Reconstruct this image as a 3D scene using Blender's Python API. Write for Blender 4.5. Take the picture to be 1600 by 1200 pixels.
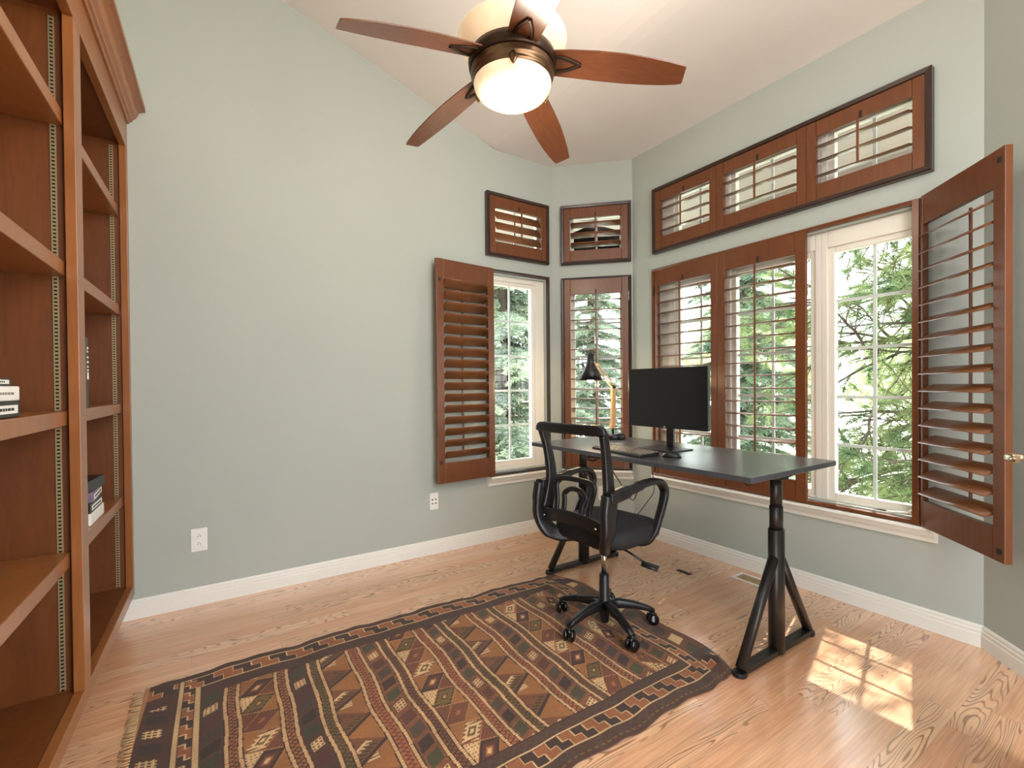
import bpy, bmesh, math, random
import numpy as np
from mathutils import Vector, Matrix
random.seed(7)
PI = math.pi
SC = bpy.context.scene
COL = SC.collection
for o in list(bpy.data.objects): bpy.data.objects.remove(o, do_unlink=True)

# ------------------------------------------------------------------ camera
F_PX, YAW, PITCH, ROLL, CY, CAM_H = 729.86, math.radians(56.888), math.radians(.5613), math.radians(-.5025), 610.9, 1.3
cam_d = bpy.data.cameras.new('camera'); cam = bpy.data.objects.new('camera', cam_d); COL.objects.link(cam)
cam_d.sensor_fit = 'HORIZONTAL'; cam_d.sensor_width = 36.0; cam_d.lens = F_PX/1600*36.0
cam_d.shift_y = (CY-600)/1600.0; cam_d.clip_start = .02; cam_d.clip_end = 300
cp, sp_, cr, sr = math.cos(PITCH), math.sin(PITCH), math.cos(ROLL), math.sin(ROLL)
A_ = Matrix(((cr,-sr,0),(sr,cr,0),(0,0,1))) @ Matrix(((1,0,0),(0,cp,-sp_),(0,sp_,cp)))
wx = A_ @ Vector((math.sin(YAW),0,math.cos(YAW))); wy = A_ @ Vector((math.sin(YAW-PI/2),0,math.cos(YAW-PI/2))); wz = -(A_ @ Vector((0,1,0)))
right = Vector((wx.x,wy.x,wz.x)); down = Vector((wx.y,wy.y,wz.y)); fwd = Vector((wx.z,wy.z,wz.z))
R3 = Matrix((right, -down, -fwd)).transposed()
cam.matrix_world = Matrix.Translation((0,0,CAM_H)) @ R3.to_4x4()
SC.camera = cam

# ------------------------------------------------------------------ world, sun, exposure
SC.view_settings.view_transform = 'Standard'; SC.view_settings.look = 'None'
SC.view_settings.gamma = 1; SC.view_settings.exposure = 1.03; SC.view_settings.use_curve_mapping = False
WORLD_STRENGTH = 4.0
w = bpy.data.worlds.new('sky'); SC.world = w; w.use_nodes = True
nt = w.node_tree; nt.nodes.clear()
wo = nt.nodes.new('ShaderNodeOutputWorld'); bg = nt.nodes.new('ShaderNodeBackground')
tc = nt.nodes.new('ShaderNodeTexCoord'); sx = nt.nodes.new('ShaderNodeSeparateXYZ'); rp = nt.nodes.new('ShaderNodeValToRGB')
nt.links.new(tc.outputs['Generated'], sx.inputs[0]); nt.links.new(sx.outputs['Z'], rp.inputs[0])
rp.color_ramp.elements[0].position = 0.0; rp.color_ramp.elements[0].color = (.95,.96,1,1)
rp.color_ramp.elements[1].position = .7; rp.color_ramp.elements[1].color = (.80,.90,1,1)
nt.links.new(rp.outputs[0], bg.inputs[0]); bg.inputs[1].default_value = WORLD_STRENGTH
nt.links.new(bg.outputs[0], wo.inputs[0])
sd = bpy.data.lights.new('sun','SUN'); sun = bpy.data.objects.new('sun', sd); COL.objects.link(sun)
sd.energy = 5.5; sd.angle = math.radians(.6); sd.color = (1,.94,.84)
sun.rotation_euler = Vector((-.96,-.28,-1.36)).to_track_quat('-Z','Y').to_euler(); sun.location = (8,4,9)

# ------------------------------------------------------------------ helpers
def srgb(r,g,b):
    f = lambda c: (c/255/12.92) if c/255 <= .04045 else ((c/255+.055)/1.055)**2.4
    return (f(r),f(g),f(b),1)
class MB:
    def __init__(s): s.v=[]; s.f=[]; s.sm=[]
    def add(s, vs, fs, smooth=False):
        n=len(s.v); s.v += [tuple(p) for p in vs]; s.f += [tuple(i+n for i in f) for f in fs]; s.sm += [smooth]*len(fs); return s
    def box(s, x0,x1,y0,y1,z0,z1, M=None):
        vs=[(x,y,z) for x in (x0,x1) for y in (y0,y1) for z in (z0,z1)]
        if M is not None: vs=[M@Vector(p) for p in vs]
        return s.add(vs,[(0,1,3,2),(4,6,7,5),(0,4,5,1),(2,3,7,6),(0,2,6,4),(1,5,7,3)])
    def prism(s, poly, a, b, axis='z', M=None, smooth=False):
        n=len(poly)
        def P(p,h):
            return {'z':(p[0],p[1],h),'y':(p[0],h,p[1]),'x':(h,p[0],p[1])}[axis]
        vs=[P(p,a) for p in poly]+[P(p,b) for p in poly]
        if M is not None: vs=[M@Vector(p) for p in vs]
        s.add(vs,[tuple(range(n)),tuple(range(2*n-1,n-1,-1))]); k=len(s.v)-2*n
        s.f += [(k+i,k+(i+1)%n,k+n+(i+1)%n,k+n+i) for i in range(n)]; s.sm += [smooth]*n; return s
    def rings(s, rs, closed=False, caps=True, smooth=True):
        m=len(rs[0]); vs=[p for r in rs for p in r]; fs=[]
        L=len(rs); R=L if closed else L-1
        for i in range(R):
            j=(i+1)%L
            for k in range(m): fs.append((i*m+k,i*m+(k+1)%m,j*m+(k+1)%m,j*m+k))
        s.add(vs,fs,smooth)
        if caps and not closed:
            b=len(s.v)-len(vs); s.f += [tuple(b+k for k in range(m))[::-1], tuple(b+(L-1)*m+k for k in range(m))]; s.sm += [False,False]
        return s
    def lathe(s, prof, n=32, M=None, caps=True):
        rs=[]
        for r,z in prof:
            ring=[Vector((r*math.cos(2*PI*k/n),r*math.sin(2*PI*k/n),z)) for k in range(n)]
            rs.append([M@p for p in ring] if M is not None else ring)
        return s.rings(rs,caps=caps)
    def tube(s, pts, rad, n=10, closed=False, up=None, smooth=True, sq=False):
        pts=[Vector(p) for p in pts]; rs=[]; L=len(pts); prev=None
        for i,p in enumerate(pts):
            if closed: t=(pts[(i+1)%L]-pts[i-1])
            else: t=(pts[min(i+1,L-1)]-pts[max(i-1,0)])
            t.normalize()
            if up is not None: a=Vector(up)-t*Vector(up).dot(t)
            elif prev is not None: a=prev-t*prev.dot(t)
            else:
                q=Vector((0,0,1)) if abs(t.z)<.9 else Vector((1,0,0)); a=q-t*q.dot(t)
            a.normalize(); prev=a; b=t.cross(a)
            r=rad[i] if isinstance(rad,(list,tuple)) and not isinstance(rad[0],(int,float)) else (rad if isinstance(rad,(int,float)) else rad[i] if len(rad)==L else rad)
            ra,rb=(r,r) if isinstance(r,(int,float)) else r
            ring=[]
            for k in range(n):
                c,d=math.cos(2*PI*(k+.5)/n),math.sin(2*PI*(k+.5)/n)
                if sq: c=math.copysign(abs(c)**.45,c); d=math.copysign(abs(d)**.45,d)
                ring.append(p+a*ra*c+b*rb*d)
            rs.append(ring)
        return s.rings(rs,closed=closed,smooth=smooth)
    def build(s, name, mat, parent=None, bevel=0, seg=2, loc=None, rotz=None, sub=0):
        me=bpy.data.meshes.new(name); me.from_pydata(s.v,[],s.f)
        me.polygons.foreach_set('use_smooth', s.sm if len(s.sm)==len(me.polygons) else [False]*len(me.polygons))
        bm=bmesh.new(); bm.from_mesh(me); bmesh.ops.recalc_face_normals(bm, faces=bm.faces); bm.to_mesh(me); bm.free()
        if mat: me.materials.append(mat)
        o=bpy.data.objects.new(name,me); COL.objects.link(o)
        if parent: o.parent=parent
        if loc is not None: o.location=loc
        if rotz is not None: o.rotation_euler=(0,0,rotz)
        if bevel:
            b=o.modifiers.new('bevel','BEVEL'); b.width=bevel; b.segments=seg; b.limit_method='ANGLE'; b.angle_limit=math.radians(40)
        if sub:
            b=o.modifiers.new('sub','SUBSURF'); b.levels=sub; b.render_levels=sub
        return o
def thing(name,label,cat,loc=(0,0,0),rotz=0,group=None):
    o=bpy.data.objects.new(name,None); COL.objects.link(o); o.location=loc; o.rotation_euler=(0,0,rotz); o.empty_display_size=.1
    return tag(o,label,cat,group)
def tag(o,label,cat,group=None,kind=None):
    o['label']=label; o['category']=cat
    if group: o['group']=group
    if kind: o['kind']=kind
    return o
def struct(o,label=None):
    o['kind']='structure'
    if label: o['label']=label
    return o
def smooth_curve(pts,n=6):
    P=[Vector(p) for p in pts]; out=[]
    for i in range(len(P)-1):
        p0=P[max(i-1,0)];p1=P[i];p2=P[i+1];p3=P[min(i+2,len(P)-1)]
        for k in range(n):
            t=k/n; out.append(.5*((2*p1)+(p2-p0)*t+(2*p0-5*p1+4*p2-p3)*t*t+(3*p1-p0-3*p2+p3)*t**3))
    out.append(P[-1]); return out

# ------------------------------------------------------------------ materials
def mat(name, col, rough=.5, metal=0, spec=.5, coat=0, emit=None, es=0, bump=None, noise=None):
    m=bpy.data.materials.new(name); m.use_nodes=True; N=m.node_tree.nodes; L=m.node_tree.links; b=N['Principled BSDF']
    b.inputs['Base Color'].default_value=col; b.inputs['Roughness'].default_value=rough; b.inputs['Metallic'].default_value=metal
    b.inputs['Specular IOR Level'].default_value=spec; b.inputs['Coat Weight'].default_value=coat; b.inputs['Coat Roughness'].default_value=.12
    if emit: b.inputs['Emission Color'].default_value=emit; b.inputs['Emission Strength'].default_value=es
    t=N.new('ShaderNodeTexCoord'); n=N.new('ShaderNodeTexNoise'); n.inputs['Scale'].default_value=(noise or (20,0))[0]; n.inputs['Detail'].default_value=5
    L.new(t.outputs['Object'],n.inputs['Vector'])
    amt=(noise or (0,.06))[1]
    mx=N.new('ShaderNodeMix'); mx.data_type='RGBA'; mx.blend_type='MULTIPLY'; mx.inputs[6].default_value=col
    r=N.new('ShaderNodeMapRange'); r.inputs[1].default_value=.3; r.inputs[2].default_value=.7; r.inputs[3].default_value=1-amt; r.inputs[4].default_value=1+amt*.3
    L.new(n.outputs['Fac'],r.inputs[0]); L.new(r.outputs[0],mx.inputs[7]); mx.inputs[0].default_value=1; L.new(mx.outputs[2],b.inputs['Base Color'])
    if bump:
        n2=N.new('ShaderNodeTexNoise'); n2.inputs['Scale'].default_value=bump[0]; n2.inputs['Detail'].default_value=3; L.new(t.outputs['Object'],n2.inputs['Vector'])
        bp=N.new('ShaderNodeBump'); bp.inputs['Strength'].default_value=bump[1]; bp.inputs['Distance'].default_value=bump[2]; L.new(n2.outputs['Fac'],bp.inputs['Height']); L.new(bp.outputs[0],b.inputs['Normal'])
    return m
def wood(name, c1, c2, rough=.3, scale=(1,1,1), coat=.2, dist=3, contrast=.5):
    m=bpy.data.materials.new(name); m.use_nodes=True; N=m.node_tree.nodes; L=m.node_tree.links; b=N['Principled BSDF']
    t=N.new('ShaderNodeTexCoord'); mp=N.new('ShaderNodeMapping'); mp.inputs['Scale'].default_value=scale; L.new(t.outputs['Object'],mp.inputs[0])
    n=N.new('ShaderNodeTexNoise'); n.inputs['Scale'].default_value=3; n.inputs['Detail'].default_value=6; n.inputs['Distortion'].default_value=dist; L.new(mp.outputs[0],n.inputs['Vector'])
    n2=N.new('ShaderNodeTexNoise'); n2.inputs['Scale'].default_value=2.2; n2.inputs['Detail'].default_value=2; L.new(t.outputs['Object'],n2.inputs['Vector'])
    a=N.new('ShaderNodeMath'); a.operation='MULTIPLY_ADD'; L.new(n2.outputs['Fac'],a.inputs[0]); a.inputs[1].default_value=.6; L.new(n.outputs['Fac'],a.inputs[2])
    r=N.new('ShaderNodeValToRGB'); r.color_ramp.elements[0].position=.8-contrast*.5; r.color_ramp.elements[1].position=.8+contrast*.5
    r.color_ramp.elements[0].color=c1; r.color_ramp.elements[1].color=c2; L.new(a.outputs[0],r.inputs[0]); L.new(r.outputs[0],b.inputs['Base Color'])
    b.inputs['Roughness'].default_value=rough; b.inputs['Coat Weight'].default_value=coat; b.inputs['Coat Roughness'].default_value=.2
    return m
def M_(x,N,L,op,a,b=None,c=None):
    n=N.new('ShaderNodeMath'); n.operation=op
    for i,v in enumerate((a,b,c)):
        if v is None: continue
        if isinstance(v,(int,float)): n.inputs[i].default_value=v
        else: L.new(v,n.inputs[i])
    return n.outputs[0]
def floor_mat():
    m=bpy.data.materials.new('oak_floor'); m.use_nodes=True; N=m.node_tree.nodes; L=m.node_tree.links; b=N['Principled BSDF']
    t=N.new('ShaderNodeTexCoord'); s=N.new('ShaderNodeSeparateXYZ'); L.new(t.outputs['Object'],s.inputs[0])
    X,Y=s.outputs['X'],s.outputs['Y']; mm=lambda op,a,b_=None,c=None: M_(0,N,L,op,a,b_,c)
    PW=.083
    yi=mm('DIVIDE',Y,PW); row=mm('FLOOR',yi); fy=mm('SUBTRACT',yi,row)
    wn=N.new('ShaderNodeTexWhiteNoise'); wn.noise_dimensions='1D'; L.new(row,wn.inputs['W'])
    xs=mm('MULTIPLY_ADD',wn.outputs['Value'],3.7,X); xi=mm('DIVIDE',xs,1.15); pc=mm('FLOOR',xi); fx=mm('SUBTRACT',xi,pc)
    wid=mm('MULTIPLY_ADD',row,17.13,pc)
    wn2=N.new('ShaderNodeTexWhiteNoise'); wn2.noise_dimensions='1D'; L.new(wid,wn2.inputs['W'])
    # cathedral grain: distorted rings along the plank, per plank offset
    cb=N.new('ShaderNodeCombineXYZ'); L.new(mm('MULTIPLY_ADD',wn2.outputs['Value'],31.0,mm('MULTIPLY',X,1.5)),cb.inputs[0]); L.new(mm('MULTIPLY_ADD',wn2.outputs['Value'],17.0,mm('MULTIPLY',Y,12.0)),cb.inputs[1])
    n1=N.new('ShaderNodeTexNoise'); n1.inputs['Scale'].default_value=1.0; n1.inputs['Detail'].default_value=1.2; n1.inputs['Roughness'].default_value=.4; L.new(cb.outputs[0],n1.inputs['Vector'])
    ring=mm('SINE',mm('MULTIPLY',n1.outputs['Fac'],150.0))
    cb2=N.new('ShaderNodeCombineXYZ'); L.new(mm('MULTIPLY',X,5.0),cb2.inputs[0]); L.new(mm('MULTIPLY',Y,120.0),cb2.inputs[1]); L.new(wn2.outputs['Value'],cb2.inputs[2])
    n2=N.new('ShaderNodeTexNoise'); n2.inputs['Scale'].default_value=1.0; n2.inputs['Detail'].default_value=4; L.new(cb2.outputs[0],n2.inputs['Vector'])
    cb3=N.new('ShaderNodeCombineXYZ'); L.new(mm('MULTIPLY_ADD',wn2.outputs['Value'],9.0,mm('MULTIPLY',X,1.6)),cb3.inputs[0]); L.new(mm('MULTIPLY',Y,14.0),cb3.inputs[1])
    n3=N.new('ShaderNodeTexNoise'); n3.inputs['Scale'].default_value=1.3; n3.inputs['Detail'].default_value=3; L.new(cb3.outputs[0],n3.inputs['Vector'])
    # strength of the dark cathedral lines varies plank by plank
    mask=mm('MULTIPLY',mm('GREATER_THAN',wn2.outputs['Value'],.45),mm('SMOOTHSTEP' if False else 'MULTIPLY',n3.outputs['Fac'],1.0))
    rg=N.new('ShaderNodeMapRange'); rg.inputs[1].default_value=.45; rg.inputs[2].default_value=1.0; L.new(ring,rg.inputs[0])
    g=mm('MULTIPLY',mm('MULTIPLY',rg.outputs[0],mask),1.6)
    tone=mm('ADD',mm('MULTIPLY',wn2.outputs['Value'],.45),mm('MULTIPLY',n3.outputs['Fac'],.5))
    r1=N.new('ShaderNodeValToRGB'); r1.color_ramp.elements[0].position=.15; r1.color_ramp.elements[0].color=srgb(222,158,115); r1.color_ramp.elements[1].position=.75; r1.color_ramp.elements[1].color=srgb(246,199,156); L.new(tone,r1.inputs[0])
    mx=N.new('ShaderNodeMix'); mx.data_type='RGBA'; L.new(mm('MINIMUM',g,.85),mx.inputs[0]); L.new(r1.outputs[0],mx.inputs[6]); mx.inputs[7].default_value=srgb(146,88,54)
    mx2=N.new('ShaderNodeMix'); mx2.data_type='RGBA'; mx2.blend_type='MULTIPLY'; mx2.inputs[0].default_value=.35; L.new(mx.outputs[2],mx2.inputs[6]); L.new(n2.outputs['Fac'],mx2.inputs[7])
    sg=N.new('ShaderNodeMapRange'); L.new(n2.outputs['Fac'],sg.inputs[0]); sg.inputs[1].default_value=.3; sg.inputs[2].default_value=.7; sg.inputs[3].default_value=.78; sg.inputs[4].default_value=1.08; L.new(sg.outputs[0],mx2.inputs[7]); mx2.inputs[0].default_value=1
    seam=mm('MAXIMUM',mm('LESS_THAN',fy,.014),mm('LESS_THAN',fx,.0014))
    mx3=N.new('ShaderNodeMix'); mx3.data_type='RGBA'; L.new(mm('MULTIPLY',seam,.35),mx3.inputs[0]); L.new(mx2.outputs[2],mx3.inputs[6]); mx3.inputs[7].default_value=srgb(70,40,25)
    L.new(mx3.outputs[2],b.inputs['Base Color']); b.inputs['Roughness'].default_value=.28; b.inputs['Coat Weight'].default_value=1.0; b.inputs['Coat Roughness'].default_value=.16; b.inputs['Coat IOR'].default_value=1.7
    bp=N.new('ShaderNodeBump'); bp.inputs['Strength'].default_value=.12; bp.inputs['Distance'].default_value=.002; L.new(n3.outputs['Fac'],bp.inputs['Height']); L.new(bp.outputs[0],b.inputs['Normal']); L.new(bp.outputs[0],b.inputs['Coat Normal'])
    return m
def glass_mat():
    m=bpy.data.materials.new('window_glass'); m.use_nodes=True; N=m.node_tree.nodes; L=m.node_tree.links; N.remove(N['Principled BSDF'])
    tr=N.new('ShaderNodeBsdfTransparent'); tr.inputs[0].default_value=(.95,.97,.96,1); gl=N.new('ShaderNodeBsdfGlossy'); gl.inputs['Roughness'].default_value=.02
    lw=N.new('ShaderNodeLayerWeight'); lw.inputs[0].default_value=.5; fac=M_(0,N,L,'MULTIPLY_ADD',M_(0,N,L,'POWER',lw.outputs['Facing'],5.0),.45,.025); mx=N.new('ShaderNodeMixShader'); L.new(fac,mx.inputs[0]); L.new(tr.outputs[0],mx.inputs[1]); L.new(gl.outputs[0],mx.inputs[2]); L.new(mx.outputs[0],N['Material Output'].inputs[0])
    return m
def leaf_mat(name,c1,c2,tr=.25,zsc=3):
    m=bpy.data.materials.new(name); m.use_nodes=True; N=m.node_tree.nodes; L=m.node_tree.links; b=N['Principled BSDF']
    t=N.new('ShaderNodeTexCoord'); n=N.new('ShaderNodeTexNoise'); n.inputs['Scale'].default_value=zsc; n.inputs['Detail'].default_value=4; L.new(t.outputs['Object'],n.inputs['Vector'])
    r=N.new('ShaderNodeValToRGB'); r.color_ramp.elements[0].position=.35; r.color_ramp.elements[0].color=c1; r.color_ramp.elements[1].position=.68; r.color_ramp.elements[1].color=c2
    L.new(n.outputs['Fac'],r.inputs[0]); L.new(r.outputs[0],b.inputs['Base Color']); b.inputs['Roughness'].default_value=.6
    tl=N.new('ShaderNodeBsdfTranslucent'); L.new(r.outputs[0],tl.inputs[0]); mx=N.new('ShaderNodeMixShader'); mx.inputs[0].default_value=tr
    L.new(b.outputs[0],mx.inputs[1]); L.new(tl.outputs[0],mx.inputs[2]); L.new(mx.outputs[0],N['Material Output'].inputs[0])
    return m
def glow_mat(name, cdif, cem, es, sc=9):
    m=bpy.data.materials.new(name); m.use_nodes=True; N=m.node_tree.nodes; L=m.node_tree.links; b=N['Principled BSDF']
    t=N.new('ShaderNodeTexCoord'); n=N.new('ShaderNodeTexNoise'); n.inputs['Scale'].default_value=sc; n.inputs['Detail'].default_value=3; n.inputs['Distortion'].default_value=2.5; L.new(t.outputs['Object'],n.inputs['Vector'])
    r=N.new('ShaderNodeValToRGB'); r.color_ramp.elements[0].position=.35; r.color_ramp.elements[0].color=cem[0]; r.color_ramp.elements[1].position=.65; r.color_ramp.elements[1].color=cem[1]
    L.new(n.outputs['Fac'],r.inputs[0]); L.new(r.outputs[0],b.inputs['Emission Color']); b.inputs['Emission Strength'].default_value=es; b.inputs['Base Color'].default_value=cdif; b.inputs['Roughness'].default_value=.25
    return m
MT={}
MT['wall']=mat('sage_wall_paint',srgb(173,178,168),.62,bump=(9,.10,.01),noise=(1.5,.02))
MT['ceil']=mat('ceiling_paint',srgb(232,226,220),.75,bump=(60,.08,.004),noise=(3,.02))
MT['trim']=mat('white_trim_paint',srgb(232,229,218),.35,noise=(5,.02))
MT['vinyl']=mat('cream_window_vinyl',srgb(226,220,206),.4,noise=(5,.02))
MT['grille']=mat('white_grille',srgb(225,225,220),.4)
MT['floor']=floor_mat()
MT['shut']=wood('shutter_wood',srgb(96,51,21),srgb(110,61,28),.33,(4,4,.6),.12)
MT['shutframe']=wood('shutter_frame_wood',srgb(40,22,15),srgb(54,31,22),.35,(3,3,3),.2)
MT['louver']=wood('louver_wood',srgb(112,68,38),srgb(124,78,46),.33,(.8,5,5),.3)
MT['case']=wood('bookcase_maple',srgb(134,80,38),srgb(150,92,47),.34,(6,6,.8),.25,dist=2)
MT['case_shade']=wood('bookcase_shaded_maple',srgb(90,46,15),srgb(110,60,22),.42,(5,5,.7),.08,dist=4,contrast=.7)  # darker copy of the bookcase wood, shade inside the bays put into its colour
MT['blade']=wood('fan_blade_wood',srgb(98,56,34),srgb(116,69,42),.28,(1.2,9,9),.3)
MT['bronze']=mat('fan_bronze',srgb(120,92,66),.3,.85)
MT['dkbronze']=mat('dark_bronze',srgb(60,42,30),.38,.7)
MT['black']=mat('black_plastic',srgb(22,21,22),.38,noise=(30,.1))
MT['gloss']=mat('black_gloss',srgb(14,14,15),.12,noise=(30,.1))
MT['fabric']=mat('black_seat_fabric',srgb(26,24,25),.8,bump=(400,.4,.002))
MT['desk']=mat('black_stained_veneer',srgb(70,73,77),.28,spec=.8,noise=(14,.15),bump=(50,.06,.002))
MT['steel']=mat('dark_grey_steel',srgb(54,50,47),.34,.55)
MT['chrome']=mat('chrome',srgb(225,222,215),.12,1)
MT['nickel']=mat('brushed_nickel',srgb(205,190,165),.22,1)
MT['screen']=mat('monitor_screen',srgb(12,12,13),.16,noise=(30,.1))
MT['key']=mat('keycap_glare_grey',srgb(128,118,104),.35)  # lamp glare on black keys painted as grey-tan; also used for spine print
MT['white']=mat('white_plastic',srgb(236,233,224),.4)
MT['hole']=mat('socket_dark',srgb(25,22,20),.6)
MT['lampwood']=mat('beech_arm',srgb(226,178,120),.42,noise=(18,.1))
MT['glass']=glass_mat()
MT['bowl']=glow_mat('lit_alabaster_bowl',srgb(235,215,185),(srgb(255,214,160),srgb(255,232,196)),.62)
def hot(m,r0,lo,hi):
    N=m.node_tree.nodes; L=m.node_tree.links; t=N.new('ShaderNodeTexCoord'); s=N.new('ShaderNodeSeparateXYZ'); L.new(t.outputs['Object'],s.inputs[0])
    d=M_(0,N,L,'SQRT',M_(0,N,L,'ADD',M_(0,N,L,'POWER',s.outputs['X'],2.0),M_(0,N,L,'POWER',s.outputs['Y'],2.0))); q=N.new('ShaderNodeMapRange'); q.interpolation_type='SMOOTHSTEP'; L.new(d,q.inputs[0]); q.inputs[1].default_value=0; q.inputs[2].default_value=r0; q.inputs[3].default_value=hi; q.inputs[4].default_value=lo; L.new(q.outputs[0],N['Principled BSDF'].inputs['Emission Strength'])
hot(MT['bowl'],.14,.27,.85)
MT['upglass']=glow_mat('uplight_alabaster',srgb(235,212,180),(srgb(245,205,155),srgb(255,226,186)),.22,6)
MT['bulb']=mat('lit_bulb',(1,.8,.5,1),.3,emit=(1,.72,.4,1),es=25)
MT['pil']=None
def pil_mat():
    m=bpy.data.materials.new('slotted_brass_strip'); m.use_nodes=True; N=m.node_tree.nodes; L=m.node_tree.links; b=N['Principled BSDF']
    t=N.new('ShaderNodeTexCoord'); s=N.new('ShaderNodeSeparateXYZ'); L.new(t.outputs['Object'],s.inputs[0])
    fz=M_(0,N,L,'FRACT',M_(0,N,L,'MULTIPLY',s.outputs['Z'],1/.0137)); sl=M_(0,N,L,'LESS_THAN',fz,.42)
    ax=M_(0,N,L,'LESS_THAN',M_(0,N,L,'ABSOLUTE',s.outputs['X']),.0045)
    k=M_(0,N,L,'MULTIPLY',sl,ax); mx=N.new('ShaderNodeMix'); mx.data_type='RGBA'; L.new(k,mx.inputs[0]); mx.inputs[6].default_value=srgb(176,158,118); mx.inputs[7].default_value=srgb(20,14,10)
    L.new(mx.outputs[2],b.inputs['Base Color']); b.inputs['Metallic'].default_value=.6; b.inputs['Roughness'].default_value=.4; return m
MT['pil']=pil_mat()

# ------------------------------------------------------------------ room geometry constants
XR, YL, ZC = 3.169, 3.39, 3.30          # window wall X, long wall Y, flat ceiling height
XB, SL = 2.06, .335                      # where the vault starts, its slope
MX = 2.665                               # mid wall starts at (MX, YL); ends (XR, YL-(XR-MX))
ML = (XR-MX)*math.sqrt(2)
MYE = YL-(XR-MX)
WT = .15
def zc(x): return ZC if x>=XB else ZC+SL*(XB-x)
XW = -.70                                # wall behind the bookcase
YBK = .1                               # room is open beyond here behind the camera, to let sky light in

# floor
b=MB().box(XW-.2,3.6,-2.6,3.6,-.05,0); struct(b.build('floor',MT['floor']))
# ceiling : flat bay strip + vault rising to the left, 12 cm thick
b=MB(); prof=[(XR+.3,ZC),(XB+.16,ZC),(XB+.08,ZC+.004),(XB,ZC+.0135),(XB-.08,ZC+.0305),(XB-.16,zc(XB-.16)),(XW-.2,zc(XW-.2)),(XW-.2,zc(XW-.2)+.12),(XB,ZC+.12),(XR+.3,ZC+.12)]
b.prism(prof,YBK-.7,YL+.15,'y'); struct(b.build('ceiling',MT['ceil']))

def wall_panels(L, z0, z1, holes):
    """boxes of a wall of length L, local x 0..L, y 0..WT, with rectangular holes (x0,x1,z0,z1)"""
    b=MB(); xs=sorted({0,L,*[h[0] for h in holes],*[h[1] for h in holes]})
    for i in range(len(xs)-1):
        xa,xb=xs[i],xs[i+1]; hs=sorted([h for h in holes if h[0]<=xa+1e-6 and h[1]>=xb-1e-6],key=lambda h:h[2]); z=z0
        for h in hs:
            b.box(xa,xb,0,WT,z,h[2]); z=h[3]
        b.box(xa,xb,0,WT,z,z1)
    return b
# left (long) wall: local x = world X - XW
hl=[(2.02-XW,2.585-XW,2.44,2.89),(1.99-XW,2.585-XW,.58,2.25)]
b=wall_panels(MX-XW,0,ZC,hl)
b.prism([(0,ZC),(XB-XW,ZC),(0,zc(XW))],0,WT,'y')
struct(b.build('wall_left',MT['wall'],loc=(XW,YL,0)))
# mid (45 degree) wall
hm=[(.13,.665,2.44,2.89),(.13,.665,.58,2.25)]
b=wall_panels(ML,0,ZC,hm); struct(b.build('wall_middle',MT['wall'],loc=(MX,YL,0),rotz=-PI/4))
# right (window) wall : local x = MYE - Y
YRE=.650
RLEN=MYE-YRE
hr=[(MYE-2.605,MYE-.90,2.44,2.89),(MYE-2.62,MYE-.90,.58,2.235)]
b=wall_panels(RLEN,0,ZC,hr); struct(b.build('wall_right',MT['wall'],loc=(XR,MYE,0),rotz=-PI/2))
# right angled wall
b=MB().box(0,1.55,0,WT,0,ZC+.6); struct(b.build('wall_far_right',MT['wall'],loc=(XR,YRE,0),rotz=-3*PI/4))
# wall behind bookcase
b=MB().box(XW-WT,XW,-.5,YL+WT,0,4.4); struct(b.build('wall_bookcase_side',MT['wall']))

b=MB().box(XW-WT,.35,-.65,-.5,0,4.4); struct(b.build('wall_back_blocker',MT['wall']))  # unseen wall piece, added to narrow the light from the open rear
# baseboards
def base_prof(): # (y into room negative, z)
    return [(0,0),(-.016,0),(-.016,.062),(-.0135,.066),(-.0145,.082),(-.011,.087),(-.0115,.1),(-.007,.108),(0,.108)]
def baseboard(name,loc,rotz,x0,x1,m0=0,m1=0):
    b=MB(); P=base_prof(); n=len(P)
    vs=[(x0-m0*p[0],p[0],p[1]) for p in P]+[(x1+m1*p[0],p[0],p[1]) for p in P]
    b.add(vs,[tuple(range(n)),tuple(range(2*n-1,n-1,-1))]+[(i,(i+1)%n,n+(i+1)%n,n+i) for i in range(n)])
    return struct(b.build(name,MT['trim'],loc=loc,rotz=rotz))
t8=math.tan(PI/8)
baseboard('baseboard_left',(XW,YL,0),0,.02,MX-XW,0,t8)
baseboard('baseboard_middle',(MX,YL,0),-PI/4,0,ML,t8,t8)
baseboard('baseboard_right',(XR,MYE,0),-PI/2,0,RLEN,t8,t8)
baseboard('baseboard_far_right',(XR,YRE,0),-3*PI/4,0,1.5,t8,0)

# window stools / aprons under the lower windows
def sill(name,loc,rotz,x0,x1):
    b=MB(); P=[(0,.465),(-.012,.465),(-.016,.485),(-.03,.503),(-.034,.52),(-.05,.524),(-.056,.532),(-.05,.545),(0,.545)]
    n=len(P); vs=[(x0-p[0]*.3,p[0],p[1]) for p in P]+[(x1+p[0]*.3,p[0],p[1]) for p in P]
    b.add(vs,[tuple(range(n)),tuple(range(2*n-1,n-1,-1))]+[(i,(i+1)%n,n+(i+1)%n,n+i) for i in range(n)])
    return struct(b.build(name,MT['trim'],loc=loc,rotz=rotz))
sill('trim_1',(XW,YL,0),0,1.955-XW,2.61-XW)
sill('trim_2',(MX,YL,0),-PI/4,.07,.712)
sill('trim_3',(XR,MYE,0),-PI/2,MYE-2.665,MYE-.82)

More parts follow.
